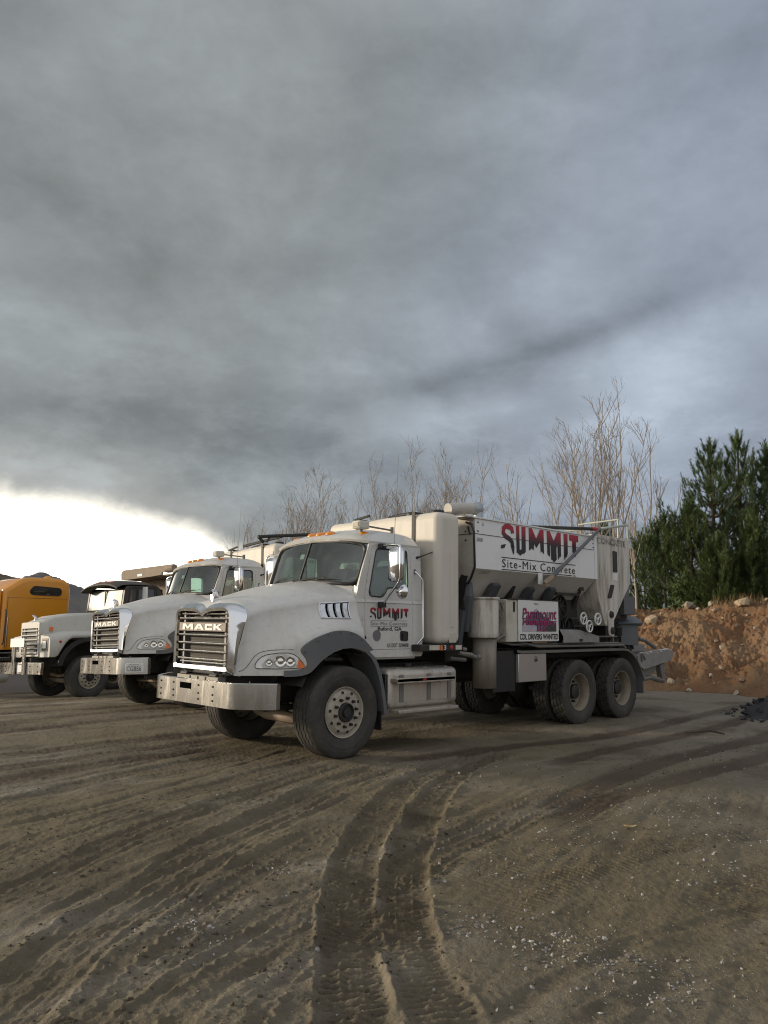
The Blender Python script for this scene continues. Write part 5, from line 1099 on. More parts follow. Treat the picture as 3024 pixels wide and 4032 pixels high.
    MB().box(6.5, 7.0, -.9, -.2, 1.25, 1.75).box(6.55, 6.84, -1.02, -.4, 1.72, 2.12).box(6.95, 7.3, -.9, .6, 1.0, 2.35).tube([(6.72, -1.0, 1.62), (6.8, -.95, 1.42)], .09, 10).build('mixer_drive', M['dark'], T, bevel=.02)
    MB().box(7.10, 7.29, -1.0, -.85, 2.45, 2.56).build('work_light', M['dark'], T, bevel=.01)
    u, n_ = (.72, -.69, 0), (.69, .72, 0)
    cbx = MB().obox((7.20, -.93, 1.445), u, n_, (0, 0, 1), .33, .30, .39).build('control_box', M['greysteel'], T, bevel=.008)
    MB().obox((7.20, -.94, 1.71), u, (.69, .72, .30), (-.2, -.2, 1), .46, .42, .035).obox((7.11, -1.03, 1.63), u, n_, (0, 0, 1), .46, .03, .05).build('lid', M['greysteel'], cbx, bevel=.005)
    MB().tube([(7.12, -1.0, 1.26), (7.10, -1.02, 1.15), (7.16, -1.02, 1.08), (7.2, -1.0, 1.20), (7.2, -.95, 1.27)], .02, 6).tube([(7.32, -.95, 1.26), (7.36, -.95, 1.18)], .03, 6).build('cable', M['black'], cbx)
    # folded discharge chute
    mb = MB().mat(0).prism([(7.26, 1.06), (7.40, 1.09), (7.75, 1.115), (8.05, 1.14), (8.62, 1.16), (8.75, 1.09), (8.60, .94), (7.48, .80), (7.30, .90)], 'Y', -1.10, -1.06)
    mb.prism([(7.3, 1.08), (8.62, 1.19), (8.75, 1.10), (8.60, .95), (7.45, .82)], 'Y', -.52, -.48).add([(7.48, -1.08, .80), (8.60, -1.08, .94), (8.60, -.5, .94), (7.48, -.5, .80)], [(0, 1, 2, 3)])
    mb.box(7.70, 8.58, -.56, -.47, 1.10, 1.24)
    mb.mat(2)
    for k in range(22): mb.ball((7.55 + .05 * k, -1.03 + .04 * math.sin(k * 2.3), 1.075 + .0035 * k + .016 * math.sin(k * 1.7)), (.05, .05, .025 + .01 * math.sin(k * 3.1)), 6)
    mb.mat(1).tube([(7.58, -.95, 1.37), (7.85, -.95, 1.33), (8.16, -1.0, 1.19)], .038, 8).tube([(7.36, -1.12, 1.10), (7.40, -1.12, .95)], .015, 5).tube([(7.40, -1.12, 1.10), (7.52, -1.12, .98)], .015, 5)
    mb.prism([(7.5, .78), (8.2, .87), (8.1, .72), (7.5, .62)], 'Y', -1.0, -.6).prism([(8.22, .86), (8.42, .89), (8.44, .62), (8.30, .60)], 'Y', -1.05, -.95)
    mb.tube([(7.5, -.95, .60), (7.95, -.98, .63), (8.42, -1.0, .55)], .05, 8)
    mb.build('discharge_chute', [M['cover'], M['steel'], M['hopper_low']], T, smooth=45)
    return T
# ================================================================== old conventional dump truck (own frame: X back, Z up)
M['skyreflect'] = mat('pale_green_sky_reflection', (.30, .37, .32), .6, var=.15)  # pale green paints the sky's reflection in the old windshield
M['glassdull'] = glass('dusty_old_windscreen', (.80, .86, .82), -.06, .30)
def plain_wheel(x, s, z, R, w, yo, T, style, kind):
    return wheel(x, z, s * yo, R, w, T, kind, style, s)
def make_dump():
    T = empty('dump_truck')
    # bonnet
    hx = [(-1.09, 1.915), (-1.05, 1.94), (-.7, 2.09), (-.2, 2.16), (.4, 2.19), (1.0, 2.21)]
    rows = []
    for x, zt in hx:
        w_ = .47 + .09 * (x + 1.09) / 2.1; pts = [(-w_, 1.10 if x < -1.0 else 1.5), (-w_, 1.70), (-w_, zt - .10), (-w_ * .96, zt - .035), (-w_ * .86, zt - .005), (-w_ * .4, zt + .03), (0, zt + .035)]
        pts = pts + [(-a, b) for a, b in pts[-2::-1]]; rows.append([(x, a, b) for a, b in pts])
    mb = MB().grid(rows)
    mb.panel([[(-.47, 1.08), (.47, 1.08), (.47, 1.93), (.42, 1.955), (-.42, 1.955), (-.47, 1.93)], [(-.42, 1.12), (-.42, 1.80), (.42, 1.80), (.42, 1.12)]], lambda y, z: (-1.092, y, z), thick=(.05, 0, 0))
    hood = mb.build('hood', M['oldwhite'], T, smooth=40)
    for s in (-1, 1):
        MB().box(-.83, -.74, s * .50 - .02, s * .50 + .02, 1.72, 1.83).build('side_marker', M['amberlens'], hood, bevel=.01)
    gr = MB().mat(1).box(-1.05, -1.04, -.42, .42, 1.12, 1.80).mat(0)
    for k in range(6): gr.tube([(-1.10, -.425, 1.17 + .112 * k), (-1.10, .425, 1.17 + .112 * k)], .020, 6)
    gr.mat(2)
    for y in (-.33, .33): gr.box(-1.085, -1.07, y - .015, y + .015, 1.12, 1.80)
    gr.build('grille', [M['sunwhite'], M['dark'], M['steel']], T, smooth=40)
    mb = MB().prism([(-1.0, 1.97), (-.93, 2.0), (-.93, 2.06), (-.99, 2.05)], 'Y', -.02, .02).tube([(-.93, 0, 2.05), (-.98, 0, 2.10), (-1.02, 0, 2.13)], [.028, .03, .024], 7).ball((-1.04, 0, 2.13), (.03, .022, .02), 7)
    mb.build('hood_ornament', M['chrome'], T)
    # wings
    for s in (-1, 1):
        rows = []
        for k in range(25):
            x = -1.06 + 1.75 * k / 24
            zb = 1.06 if x < -.86 else 1.06 + .48 * math.sin(min(1, (x + .86) / .42) * 1.571) if x < .35 else 1.54 - .5 * sms(x, .35, .75)
            zt = 1.585 + .10 * sms(x, -1.06, -.4); yo = 1.0 + .03 * sms(x, -1.06, -.8)
            rows.append([(x, s * (yo - .02), zb), (x, s * yo, zb + .04), (x, s * yo, max(zt - .12, zb + .06)), (x, s * (yo - .03), max(zt - .04, zb + .08)), (x, s * (yo - .10), max(zt, zb + .09)), (x, s * .50, max(zt + .05, zb + .10))])
        mb = MB().grid(rows); f = rows[0]
        mb.panel([[(s * .47, 1.06), (s * .98, 1.06), (s * 1.0, 1.10), (s * 1.0, 1.47), (s * .96, 1.55), (s * .88, 1.585), (s * .47, 1.62)]], lambda y, z: (-1.061, y, z))
        wg = mb.build('wing', M['oldwhite'], T, smooth=45)
        hl = MB().box(-1.075, -1.06, s * .76 - .15, s * .76 + .15, 1.21, 1.53).build('headlight', M['steel'], T, bevel=.035)
        MB().box(-1.083, -1.074, s * .76 - .11, s * .76 + .11, 1.25, 1.49).build('bezel', M['black'], hl, bevel=.02)
        MB().box(-1.092, -1.082, s * .76 - .085, s * .76 + .085, 1.28, 1.46).build('lens', M['sunwhite'], hl, bevel=.02)
        MB().lathe([(0, -.015), (.03, -.012), (.035, 0)] if s < 0 else [(0, .015), (.03, .012), (.035, 0)], (-.80, s * 1.03, 1.44), 'Y', 12).build('side_reflector', M['red'], wg)
        rows = []
        for k in range(20):
            a = 3.0 - 2.9 * k / 19; cx, cz = .02 + .88 * math.cos(a), .80 + .75 * math.sin(a); ix, iz = .02 + .76 * math.cos(a), .74 + .70 * math.sin(a)
            rows.append([(cx, s * 1.035, cz), (cx, s * 1.06, cz), (ix, s * 1.06, iz), (ix, s * .6, iz)])
        MB().grid(rows).build('rubber_arch', M['dark'], T, smooth=50)
    # bumper with plate carrier posts
    mb = MB().box(-1.32, -1.24, -1.10, 1.10, .635, .935); bp = mb.build('bumper', M['alu'], T, bevel=.012)
    for y in (.75, -.55, -.95, .95):
        for z in (.71, .84): MB().tube([(-1.32, y, z), (-1.33, y, z)], .018, 7).build('bolt', M['dark'], bp)
    for y in (.24, -.30):
        gp = MB().box(-1.38, -1.33, y - .06, y - .025, .64, 1.40).box(-1.38, -1.33, y + .025, y + .06, .64, 1.40).box(-1.345, -1.33, y - .06, y + .06, .64, 1.40)
        g_ = gp.build('guard_post', M['alu'], T)
    MB().box(-1.395, -1.38, -.34, .40, 1.32, 1.545).build('guard_plate', M['galv'], g_, bevel=.006)
    MB().box(-1.325, -1.32, -.22, .10, .70, .87).build('licence_plate', M['signwhite'], bp)
    # cab
    sp = [(.98, 1.2), (.98, 2.30), (1.06, 2.86), (1.10, 2.95), (2.05, 2.98), (2.20, 2.90), (2.28, 2.74), (2.30, 1.2)]
    w1 = [(1.22, 2.40), (1.26, 2.84), (1.45, 2.85), (1.45, 2.40)]; w2 = [(1.50, 2.40), (1.50, 2.86), (1.98, 2.88), (2.02, 2.84), (2.02, 2.40)]
    mb = MB()
    for s in (-1, 1): mb.panel([sp, w1, w2], lambda x, z: (x, s * .90, z), thick=(0, -s * .04, 0))
    mb.grid([[(x, y, z + .14 * (1 - abs(y / .9) ** 3)) for y in [-.92 + .092 * k for k in range(21)]] for x, z in ((.80, 2.90), (.95, 2.97), (1.2, 3.0), (1.7, 3.01), (2.1, 2.97), (2.24, 2.88), (2.3, 2.70))])
    mb.grid([[(x, y, z + .14 * (1 - abs(y / .9) ** 3)) for y in [-.92 + .092 * k for k in range(21)]] for x, z in ((.80, 2.90), (.78, 2.86), (.85, 2.83), (1.06, 2.84))])
    mb.panel([[(-.9, 1.2), (.9, 1.2), (.9, 2.9), (-.9, 2.9)]], lambda y, z: (2.28, y, z)).panel([[(-.9, 1.2), (.9, 1.2), (.9, 2.30), (-.9, 2.30)]], lambda y, z: (.99, y, z))
    for y in (-.87, .87): mb.prism([(.985, 2.3), (1.03, 2.3), (1.10, 2.9), (1.055, 2.9)], 'Y', y - .05, y + .05)
    cab = mb.build('cab', M['brownblack'], T, smooth=45)
    mb = MB().mat(0).panel([[(-.85, 2.30), (.85, 2.30), (.85, 2.86), (-.85, 2.86)]], lambda y, z: (.985 + (z - 2.3) * .12, y, z)).mat(1).box(1.0, 1.03, -.02, .02, 2.3, 2.86)
    mb.tube([(1.0, -.84, 2.31), (1.06, -.84, 2.85), (1.06, .84, 2.85), (1.0, .84, 2.31), (1.0, -.84, 2.31)], .022, 6)
    mb.build('windshield', [M['glassdull'], M['black']], T, smooth=0)
    MB().panel([[(.82, 2.32), (.84, 2.82), (-.34, 2.80), (-.36, 2.33)]], lambda y, z: (1.03 + (z - 2.3) * .12, y, z), thick=(.01, 0, 0)).build('reflection_panel', M['skyreflect'], T, smooth=0)  # added panel; its colour stands for sky reflected in the windshield
    for s in (-1, 1):
        for w_ in (w1, w2): MB().panel([w_], lambda x, z: (x, s * .885, z)).build('window', M['darkglass'], T, smooth=0)
        mb = MB(); q = [Vector((x, s * .905, z)) for x, z in [(1.17, 1.3), (1.17, 2.38), (1.215, 2.90), (2.0, 2.93), (2.08, 2.88), (2.09, 1.3)]]; mb.tube(q, .012, 5, cap=False); mb.tube([(1.475, s * .91, 2.4), (1.475, s * .91, 2.87)], .015, 5)
        mb.build('door_frame', M['black'], cab)
        mr = MB().box(1.52, 1.57, s * 1.14 - .10, s * 1.14 + .10, 2.52, 2.92).build('mirror', M['sunwhite'], T, bevel=.012)
        MB().tube([(1.3, s * .91, 2.90), (1.54, s * 1.14, 2.97), (1.54, s * 1.14, 2.45), (1.35, s * .91, 2.30)], .013, 6).build('bracket', M['dark'], mr)
    for y in (-.45, -.15, .15): MB().ball((.93, y, 3.08 - .14 * abs(y / .9) ** 3), (.07, .055, .04), 10, z0=-.2).build('marker_light', M['amberlens'], T)
    MB().tube([(1.5, .3, 3.1), (1.5, .3, 3.5)], [.006, .003], 4).build('antenna', M['dark'], T)
    for a_, b_ in (((.86, .55, 2.20), (1.02, .62, 2.33)), ((.86, -.1, 2.22), (1.0, -.35, 2.36))): MB().tube([a_, b_], .008, 5).build('wiper', M['dark'], T)
    # dump body with cab shield
    mb = MB()
    mb.panel([[(1.28, 3.30), (1.30, 3.50), (1.24, 3.57), (1.15, 3.60), (-1.20, 3.60), (-1.24, 3.57), (-1.24, 3.40), (-.80, 3.40), (-.80, 3.33), (-.3, 3.31), (.8, 3.30)]], lambda y, z: (2.30, y, z), thick=(.05, 0, 0))
    mb.box(2.36, 3.0, -1.22, 1.26, 3.30, 3.34).box(2.95, 6.9, -1.22, 1.22, 1.45, 1.55).box(2.95, 3.05, -1.2, 1.2, 1.5, 3.34)
    for s in (-1, 1): mb.box(2.95, 6.9, s * 1.20 - .04, s * 1.20 + .04, 1.5, 2.75).box(2.95, 6.9, s * 1.24 - .06, s * 1.24 + .06, 2.70, 2.80)
    for k in range(7):
        for s in (-1, 1): mb.box(3.3 + .55 * k, 3.4 + .55 * k, s * 1.25 - .03, s * 1.25 + .03, 1.5, 2.72)
    mb.box(6.85, 6.95, -1.2, 1.2, 1.5, 2.7)
    db = mb.build('dump_body', M['dump'], T, bevel=.008)
    MB().lathe([(0, -.18), (.11, -.18), (.12, -.12), (.12, .12), (.11, .18), (0, .18)], (2.36, -1.16, 3.49), 'Y', 12).build('tarp_motor', M['dump'], db, smooth=45)
    MB().box(2.294, 2.30, .18, .42, 3.36, 3.43).build('label_plate', M['signwhite'], db)
    mb = MB()
    for s in (-1, 1): mb.box(-1.24, 6.8, s * .42 - .04, s * .42 + .04, .80, 1.05)
    mb.box(-.95, .9, -.40, .40, .75, 1.65).box(2.4, 6.6, -.5, .5, 1.05, 1.45)
    for x in (4.5, 5.85): mb.tube([(x, -1, .52), (x, 1, .52)], .08, 8)
    mb.build('chassis', M['dark'], T)
    MB().tube([(0, -.95, .5), (0, -.5, .42), (0, .5, .42), (0, .95, .5)], .065, 8).box(-.14, .14, -.86, -.7, .38, .6).tube([(-.3, .3, .6), (-.35, -.2, .56), (-.3, -.6, .6)], .04, 6).build('front_axle', M['axle'], T)
    MB().lathe([(0, -.65), (.29, -.65), (.31, -.6), (.31, .6), (.29, .65), (0, .65)], (1.75, -.85, .8), 'X', 20).build('fuel_tank', M['tankalu'], T, smooth=45)
    for s in (-1, 1):
        plain_wheel(0, s, .535, .545, .36, 1.12, T, 'steer', 'rib')
        for x in (4.5, 5.85): plain_wheel(x, s, .512, .525, .27, 1.2, T, 'dual', 'lug'); plain_wheel(x, s, .512, .525, .27, .88, T, 'inner', 'lug')
    return T
# ================================================================== yellow sleeper tractor (only its sleeper is in the picture); local y=0 is its near side
def make_yellow():
    T = empty('sleeper_tractor'); G0 = -.676
    Z_ = lambda z: z - G0
    prof = [(1.58, .67), (1.58, 2.44), (1.80, 2.58), (2.05, 2.76), (2.20, 2.82), (2.45, 2.85), (3.15, 2.85), (3.40, 2.81), (3.54, 2.70), (3.585, 2.55), (3.595, 1.7), (3.59, .67)]
    sec = []
    N = len(prof); cx, cz = 2.6, 1.7
    for f_, yo in ((.90, -.005), (.965, .03), (.99, .075), (1.0, .15), (1.0, 2.05), (.99, 2.125), (.965, 2.17), (.90, 2.205)):
        sec.append([(cx + (x - cx) * (f_ if x > 1.7 or True else 1), yo, Z_(max(.67, cz + (z - cz) * f_) if z > .7 else .67)) for x, z in prof])
    mb = MB().grid(sec, wrap=True); mb.add(sec[0], [tuple(range(N))]).add(sec[-1], [tuple(range(N))])
    sl = mb.build('sleeper', M['yellow'], T, smooth=50)
    wd = [(2.345, 2.40), (2.36, 2.46), (2.44, 2.555), (2.49, 2.575), (3.20, 2.535), (3.26, 2.51), (3.29, 2.45), (3.29, 2.37), (3.26, 2.32), (3.20, 2.30), (2.50, 2.315), (2.40, 2.33)]
    mb = MB().mat(0).panel([wd], lambda x, z: (x, -.010, Z_(z))); q = [Vector((x, -.012, Z_(z))) for x, z in wd]; mb.mat(1).tube(q + q[:1], .014, 6, cap=False).box(2.87, 2.88, -.016, -.008, Z_(2.32), Z_(2.55))
    mb.build('sleeper_window', [M['darkglass'], M['black']], sl, smooth=40); MB().panel([wd], lambda x, z: (x, -.004, Z_(z)), thick=(0, .0015, 0)).build('window_lining', M['interior'], sl, smooth=0)
    MB().box(1.7, 3.5, -.0125, -.004, Z_(2.205), Z_(2.213)).box(1.72, 1.728, -.0125, -.004, Z_(.75), Z_(2.2)).build('body_seam', M['brownblack'], sl)
    MB().ball((3.0, .4, Z_(2.83)), (.14, .14, .10), 12, z0=-.2).build('roof_vent', M['yellow'], sl)
    mb = MB().tube([(1.66, -.06, Z_(1.86)), (1.68, -.09, Z_(1.80)), (1.66, -.09, Z_(.9)), (1.64, -.05, Z_(.82))], .018, 8); mb.build('grab_bar', M['brownblack'], T)
    MB().tube([(1.75, -.03, Z_(1.62)), (1.75, -.03, Z_(.72))], .022, 8).build('corner_trim', M['chrome'], T)
    # cab, bonnet (out of the picture to the left)
    cb = MB().prism([(.20, .67), (.20, 1.55), (.30, 1.62), (.62, 2.30), (.78, 2.42), (1.57, 2.43), (1.57, .67)], 'Y', .06, 2.14).build('cab', M['yellow'], T, bevel=.05, seg=3)
    for wn, pp in (('door_window', [(.66, 1.68), (.80, 2.2), (.88, 2.26), (1.40, 2.27), (1.50, 2.2), (1.53, 2.06), (1.53, 1.69)]),):
        MB().panel([pp], lambda x, z: (x, .050, Z_(z)), thick=(0, .006, 0)).build(wn, M['black'], cb, smooth=0)
    cb.location.z = -G0; 
    for o_ in cb.children: o_.location.z = G0
    hd = MB().prism([(-1.55, .75), (-1.55, 1.25), (-1.4, 1.38), (.22, 1.60), (.22, .75)], 'Y', .35, 1.85).build('hood', M['yellow'], T, bevel=.08, seg=3); hd.location.z = -G0
    bm_ = MB().box(-1.75, -1.62, .02, 2.18, -.2, .15).build('bumper', M['chrome'], T, bevel=.02); bm_.location.z = -G0
    gl = MB().box(-1.57, -1.552, .5, 1.7, .8, 1.2).build('grille', M['chrome'], T); gl.location.z = -G0
    mb = MB().box(-1.5, 6.2, .66, .74, .12, .40).box(-1.5, 6.2, 1.46, 1.54, .12, .40).box(1.5, 4.0, .5, 1.7, .40, .66)
    ch = mb.build('chassis', M['dark'], T); ch.location.z = -G0
    ft = MB().lathe([(0, -.7), (.28, -.7), (.30, -.66), (.30, .66), (.28, .7), (0, .7)], (1.25, .36, -.02), 'X', 20).build('fuel_tank', M['sunwhite'], T, smooth=45); ft.location.z = -G0
    st = MB().box(.5, 1.95, -.02, .2, .545, .585).box(.5, 1.9, -.04, .15, .36, .45).build('step', M['alu'], T, bevel=.008); st.location.z = -G0
    MB().box(3.2, 3.9, .05, .6, Z_(-.25), Z_(.5)).box(1.9, 3.3, .1, .6, Z_(.1), Z_(.62)).build('side_box', M['dark'], T, bevel=.02)
    for (x, yo) in ((-.7, .02), (5.2, .0), (4.0, .0)):
        for s, y in ((-1, yo), (1, 2.2 - yo)): wheel(x, .51, y, .52, .29, T, 'rib', 'steer' if x < 0 else 'dual', s)
    return T
mixer = make_mixer()
GW = 'concrete mixer trucks parked in a row'
tag(mixer, 'white concrete mixer truck nearest the camera, with red and black lettering', 'truck', GW)
mx2 = copy_tree(mixer, skip=('dust_pipe',))
mx2.location = (1.313, 5.478, -.016); mx2.rotation_euler = (-.042, .002, -.017)
tag(mx2, 'white concrete mixer truck half hidden behind the bonnet of the nearest mixer', 'truck', GW)
lp = MB().obox((-1.235, -1.065, .745), (.77, -.64, 0), (.64, .77, 0), (0, 0, 1), .31, .008, .155).build('licence_plate', M['signwhite'], None, bevel=.004)
lp.parent = mx2
lt = text('plate_lettering', 'CGB56', (-1.345, -.985, .69), (.77, -.64, 0), (0, 0, 1), .25, .085, M['texthin'], None, bold=.01); lt.parent = lp
lt2 = text('plate_lettering', 'GEORGIA', (-1.32, -1.005, .79), (.77, -.64, 0), (0, 0, 1), .18, .02, M['texthin'], None); lt2.parent = lp
tf = MB().tube([(1.31, -.98, 3.27), (1.6, -.98, 3.31), (2.7, -.98, 3.44)], .035, 8).tube([(1.33, -.98, 3.27), (1.46, -.98, 3.17)], .03, 6).tube([(1.62, -.98, 3.31), (1.53, -.98, 3.18)], .02, 6).tube([(2.0, -.98, 3.36), (2.0, .6, 3.30)], .03, 6).build('tarp_frame', M['dark'], mx2, smooth=50)
dump = make_dump(); dump.location = (2.266, 12.71, -.458); dump.rotation_euler = (-.04, 0, .119)
tag(dump, 'old dump truck with pale bonnet, black cab and brown dump body', 'truck')
yel = make_yellow(); yel.location = (0, 16.2, -.676)
tag(yel, 'yellow sleeper tractor cut off by the left edge', 'truck')
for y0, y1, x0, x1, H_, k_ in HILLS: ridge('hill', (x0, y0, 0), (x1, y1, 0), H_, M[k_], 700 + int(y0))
# ================================================================== vegetation
M['bark_pale'] = mat('pale_grey_bark', (0.36, 0.31, 0.25), 0.85, var=0.25)
M['twig'] = mat('winter_twigs', (0.30, 0.26, 0.225), 0.85, var=0.2)
M['bark_pine'] = mat('pine_bark', (0.075, 0.055, 0.04), 0.9, var=0.3)
def needle_mat(name, a, b):
    m = bpy.data.materials.new(name); m.use_nodes = True; t = NT(m.node_tree); p = m.node_tree.nodes['Principled BSDF']
    tc = t.n('ShaderNodeTexCoord').outputs['Object']; f = t.sm(t.noise(tc, 1.3, 4), .35, .65); g = t.noise(tc, 9, 3)
    t.put(p.inputs['Base Color'], t.mix(t.m('MULTIPLY', t.sm(g, .4, .7), .4), t.mix(f, a, b), (.075, .085, .025))); p.inputs['Roughness'].default_value = .6
    p.inputs['Subsurface Weight'].default_value = 0; return m
M['needle'] = needle_mat('pine_needles', (.062, .108, .036), (.110, .160, .050))
M['needle2'] = needle_mat('young_pine_needles', (.075, .115, .034), (.11, .145, .045))
def bare_tree(name, base, H, seed, spread=.30, stems=5, fork=.35, lean=(0, 0), dense=1.0):
    rg = random.Random(seed); tr, cr = MB(), MB()
    def rv(): return Vector((rg.gauss(0, 1), rg.gauss(0, 1), rg.gauss(0, .5)))
    def path(p, d, L, n, w):
        P = [p.copy()]; q = p.copy(); d = d.normalized()
        for i in range(n): d = (d + rv() * w + Vector((0, 0, .10))).normalized(); q = q + d * (L / n); P.append(q.copy())
        return P
    def twigs(P, L, lev, r):
        k = max(2, int((3.4 if lev == 3 else 2.6) * dense * rg.uniform(.7, 1.3)))
        for i in range(k):
            f = rg.uniform(.22, 1.0) * (len(P) - 1); a = int(min(f, len(P) - 2)); pos = P[a].lerp(P[a + 1], f - a); ax = (P[a + 1] - P[a]).normalized()
            d = ax + rv().cross(ax).normalized() * rg.uniform(.45, .95); l = L * rg.uniform(.35, .8) * (1.15 - .5 * f / (len(P) - 1))
            Q = path(pos, d, l, 4 if lev < 3 else 3, .07); cr.tube(Q, [r * .6 * (1 - .75 * j / (len(Q) - 1)) + .0018 for j in range(len(Q))], 3, cap=False)
            if lev < 4: twigs(Q, l, lev + 1, r * .58)
    h0 = H * fork; T0 = path(Vector((0, 0, -.4)), Vector((lean[0], lean[1], 1)), h0 + .4, 6, .03); r0 = H * .0092
    tr.tube(T0, [r0 * (1.2 - .45 * j / 6) for j in range(7)], 7)
    for s in range(stems):
        a = 6.2832 * (s + rg.uniform(0, .5)) / stems; lead = s == 0
        d = Vector((math.cos(a), math.sin(a), 0)) * (spread * rg.uniform(.55, 1.15) if not lead else .04) + Vector((lean[0], lean[1], 1))
        st_ = T0[-1] if lead else T0[rg.choice((-1, -2, -2, -3))]
        L = (H - h0) * (1.0 if lead else rg.uniform(.62, .93)); P = path(st_, d, L, 9, .045)
        tr.tube(P, [r0 * (.62 if lead else .46) * (1 - .9 * j / 9) + .005 for j in range(10)], 5, cap=False)
        for i in range(int(8 * dense)):
            f = rg.uniform(.12, .97) * 9; b = int(min(f, 8)); pos = P[b].lerp(P[b + 1], f - b); b2 = 6.2832 * rg.random()
            dd = (P[b + 1] - P[b]).normalized() + Vector((math.cos(b2), math.sin(b2), .25)) * rg.uniform(.5, .95); l = L * .46 * (1.1 - .75 * f / 9) * rg.uniform(.7, 1.2)
            Q = path(pos, dd, l, 5, .06); cr.tube(Q, [r0 * .16 * (1 - .75 * j / 5) + .004 for j in range(6)], 4, cap=False); twigs(Q, l, 3, r0 * .13)
    for i in range(int(5 * dense)):
        b2 = 6.2832 * rg.random(); f = rg.uniform(2, 5.9); b = int(f); pos = T0[b].lerp(T0[b + 1], f - b)
        Q = path(pos, Vector((math.cos(b2), math.sin(b2), .9)), H * .16, 5, .07); cr.tube(Q, [r0 * .18 * (1 - .8 * j / 5) + .004 for j in range(6)], 4, cap=False); twigs(Q, H * .16, 3, r0 * .12)
    T = empty(name, base); tr.build('trunk', M['bark_pale'], T, smooth=60); cr.build('crown', M['twig'], T, smooth=0); return T
def pine(name, base, H, seed, width=.30, low=.12, m_='needle', n_tuft=1.0, nw=.012):
    rg = random.Random(seed); T = empty(name, base); tr = MB(); V = []; F = []
    top = Vector((rg.uniform(-.1, .1), rg.uniform(-.1, .1), H)); tr.tube([(0, 0, -.4), (0, 0, H * .5), tuple(top)], [H * .018, H * .012, .012], 7)
    def tuft(p, d, L):
        d = d.normalized(); u = d.orthogonal().normalized(); w = d.cross(u); n = int(46 * n_tuft)
        for i in range(n):
            s = rg.random(); a = rg.random() * 6.2832; o = p + d * (s * L * .75 - L * .55); out = (u * math.cos(a) + w * math.sin(a))
            dr = (d * rg.uniform(.35, 1.0) + out * rg.uniform(.5, 1.0)).normalized(); l = rg.uniform(.11, .19); sd = dr.cross(out).normalized() * nw
            k = len(V); V.extend([o - sd, o + sd, o + dr * l]); F.append((k, k + 1, k + 2))
    z = H * low
    while z < H * .985:
        f = z / H; env = width * H * min(1.0, (1 - f) * 2.0 + .045) * (.72 + .28 * min(1, f * 4)); nb = rg.randint(4, 6); a0 = rg.random() * 6.28
        for k in range(nb):
            a = a0 + 6.2832 * k / nb + rg.uniform(-.3, .3); L = env * rg.uniform(.65, 1.12); o = Vector((0, 0, z)) ; hd = Vector((math.cos(a), math.sin(a), 0))
            P = [o]; n = 5
            for j in range(1, n + 1):
                s = j / n; P.append(o + hd * L * s + Vector((0, 0, L * (.12 * s + .42 * s * s) * (1.0 if f > .3 else .55))) + Vector((rg.gauss(0, .04), rg.gauss(0, .04), rg.gauss(0, .03))) * L * .6)
            tr.tube(P, [max(.006, .022 * L * (1 - .8 * j / n)) for j in range(n + 1)], 4, cap=False)
            m = int(2 + L * 5.0)
            for q in range(m):
                s = rg.uniform(.28, 1.0) * n; b = int(min(s, n - 1)); pos = P[b].lerp(P[b + 1], s - b); sd = hd.cross(Vector((0, 0, 1)))
                off = sd * rg.uniform(-1, 1) * L * .30 * (1.15 - s / n) + Vector((0, 0, rg.uniform(-.06, .22) * min(1, L)))
                tuft(pos + off, hd * .35 + sd * (1 if off.dot(sd) > 0 else -1) * .28 + Vector((0, 0, rg.uniform(.8, 1.4))), rg.uniform(.32, .62))
            tuft(P[-1] + Vector((0, 0, .12)), hd * .25 + Vector((0, 0, 1.1)), .75)
        z += H * rg.uniform(.040, .062) + .06
    for k in range(7): tuft(top - Vector((0, 0, .14 * k - .1)), Vector((rg.uniform(-.2, .2), rg.uniform(-.2, .2), 1)), .5)
    tr.build('trunk', M['bark_pine'], T, smooth=60); MB().add(V, F).build('crown', M[m_], T, smooth=0); return T
def ground_pt(px, d):
    p = at(px, 1344, d); x, y = p.x, p.y
    z = bz(x, y) if x > 12.4 and -40 < y < 70 else float(base_z(np.array([x]), np.array([y]))[0])
    return (x, y, z - .05)
def top_h(py, d, px, base): return at(px, py, d).z - base[2]
GB = 'bare winter trees behind the trucks'
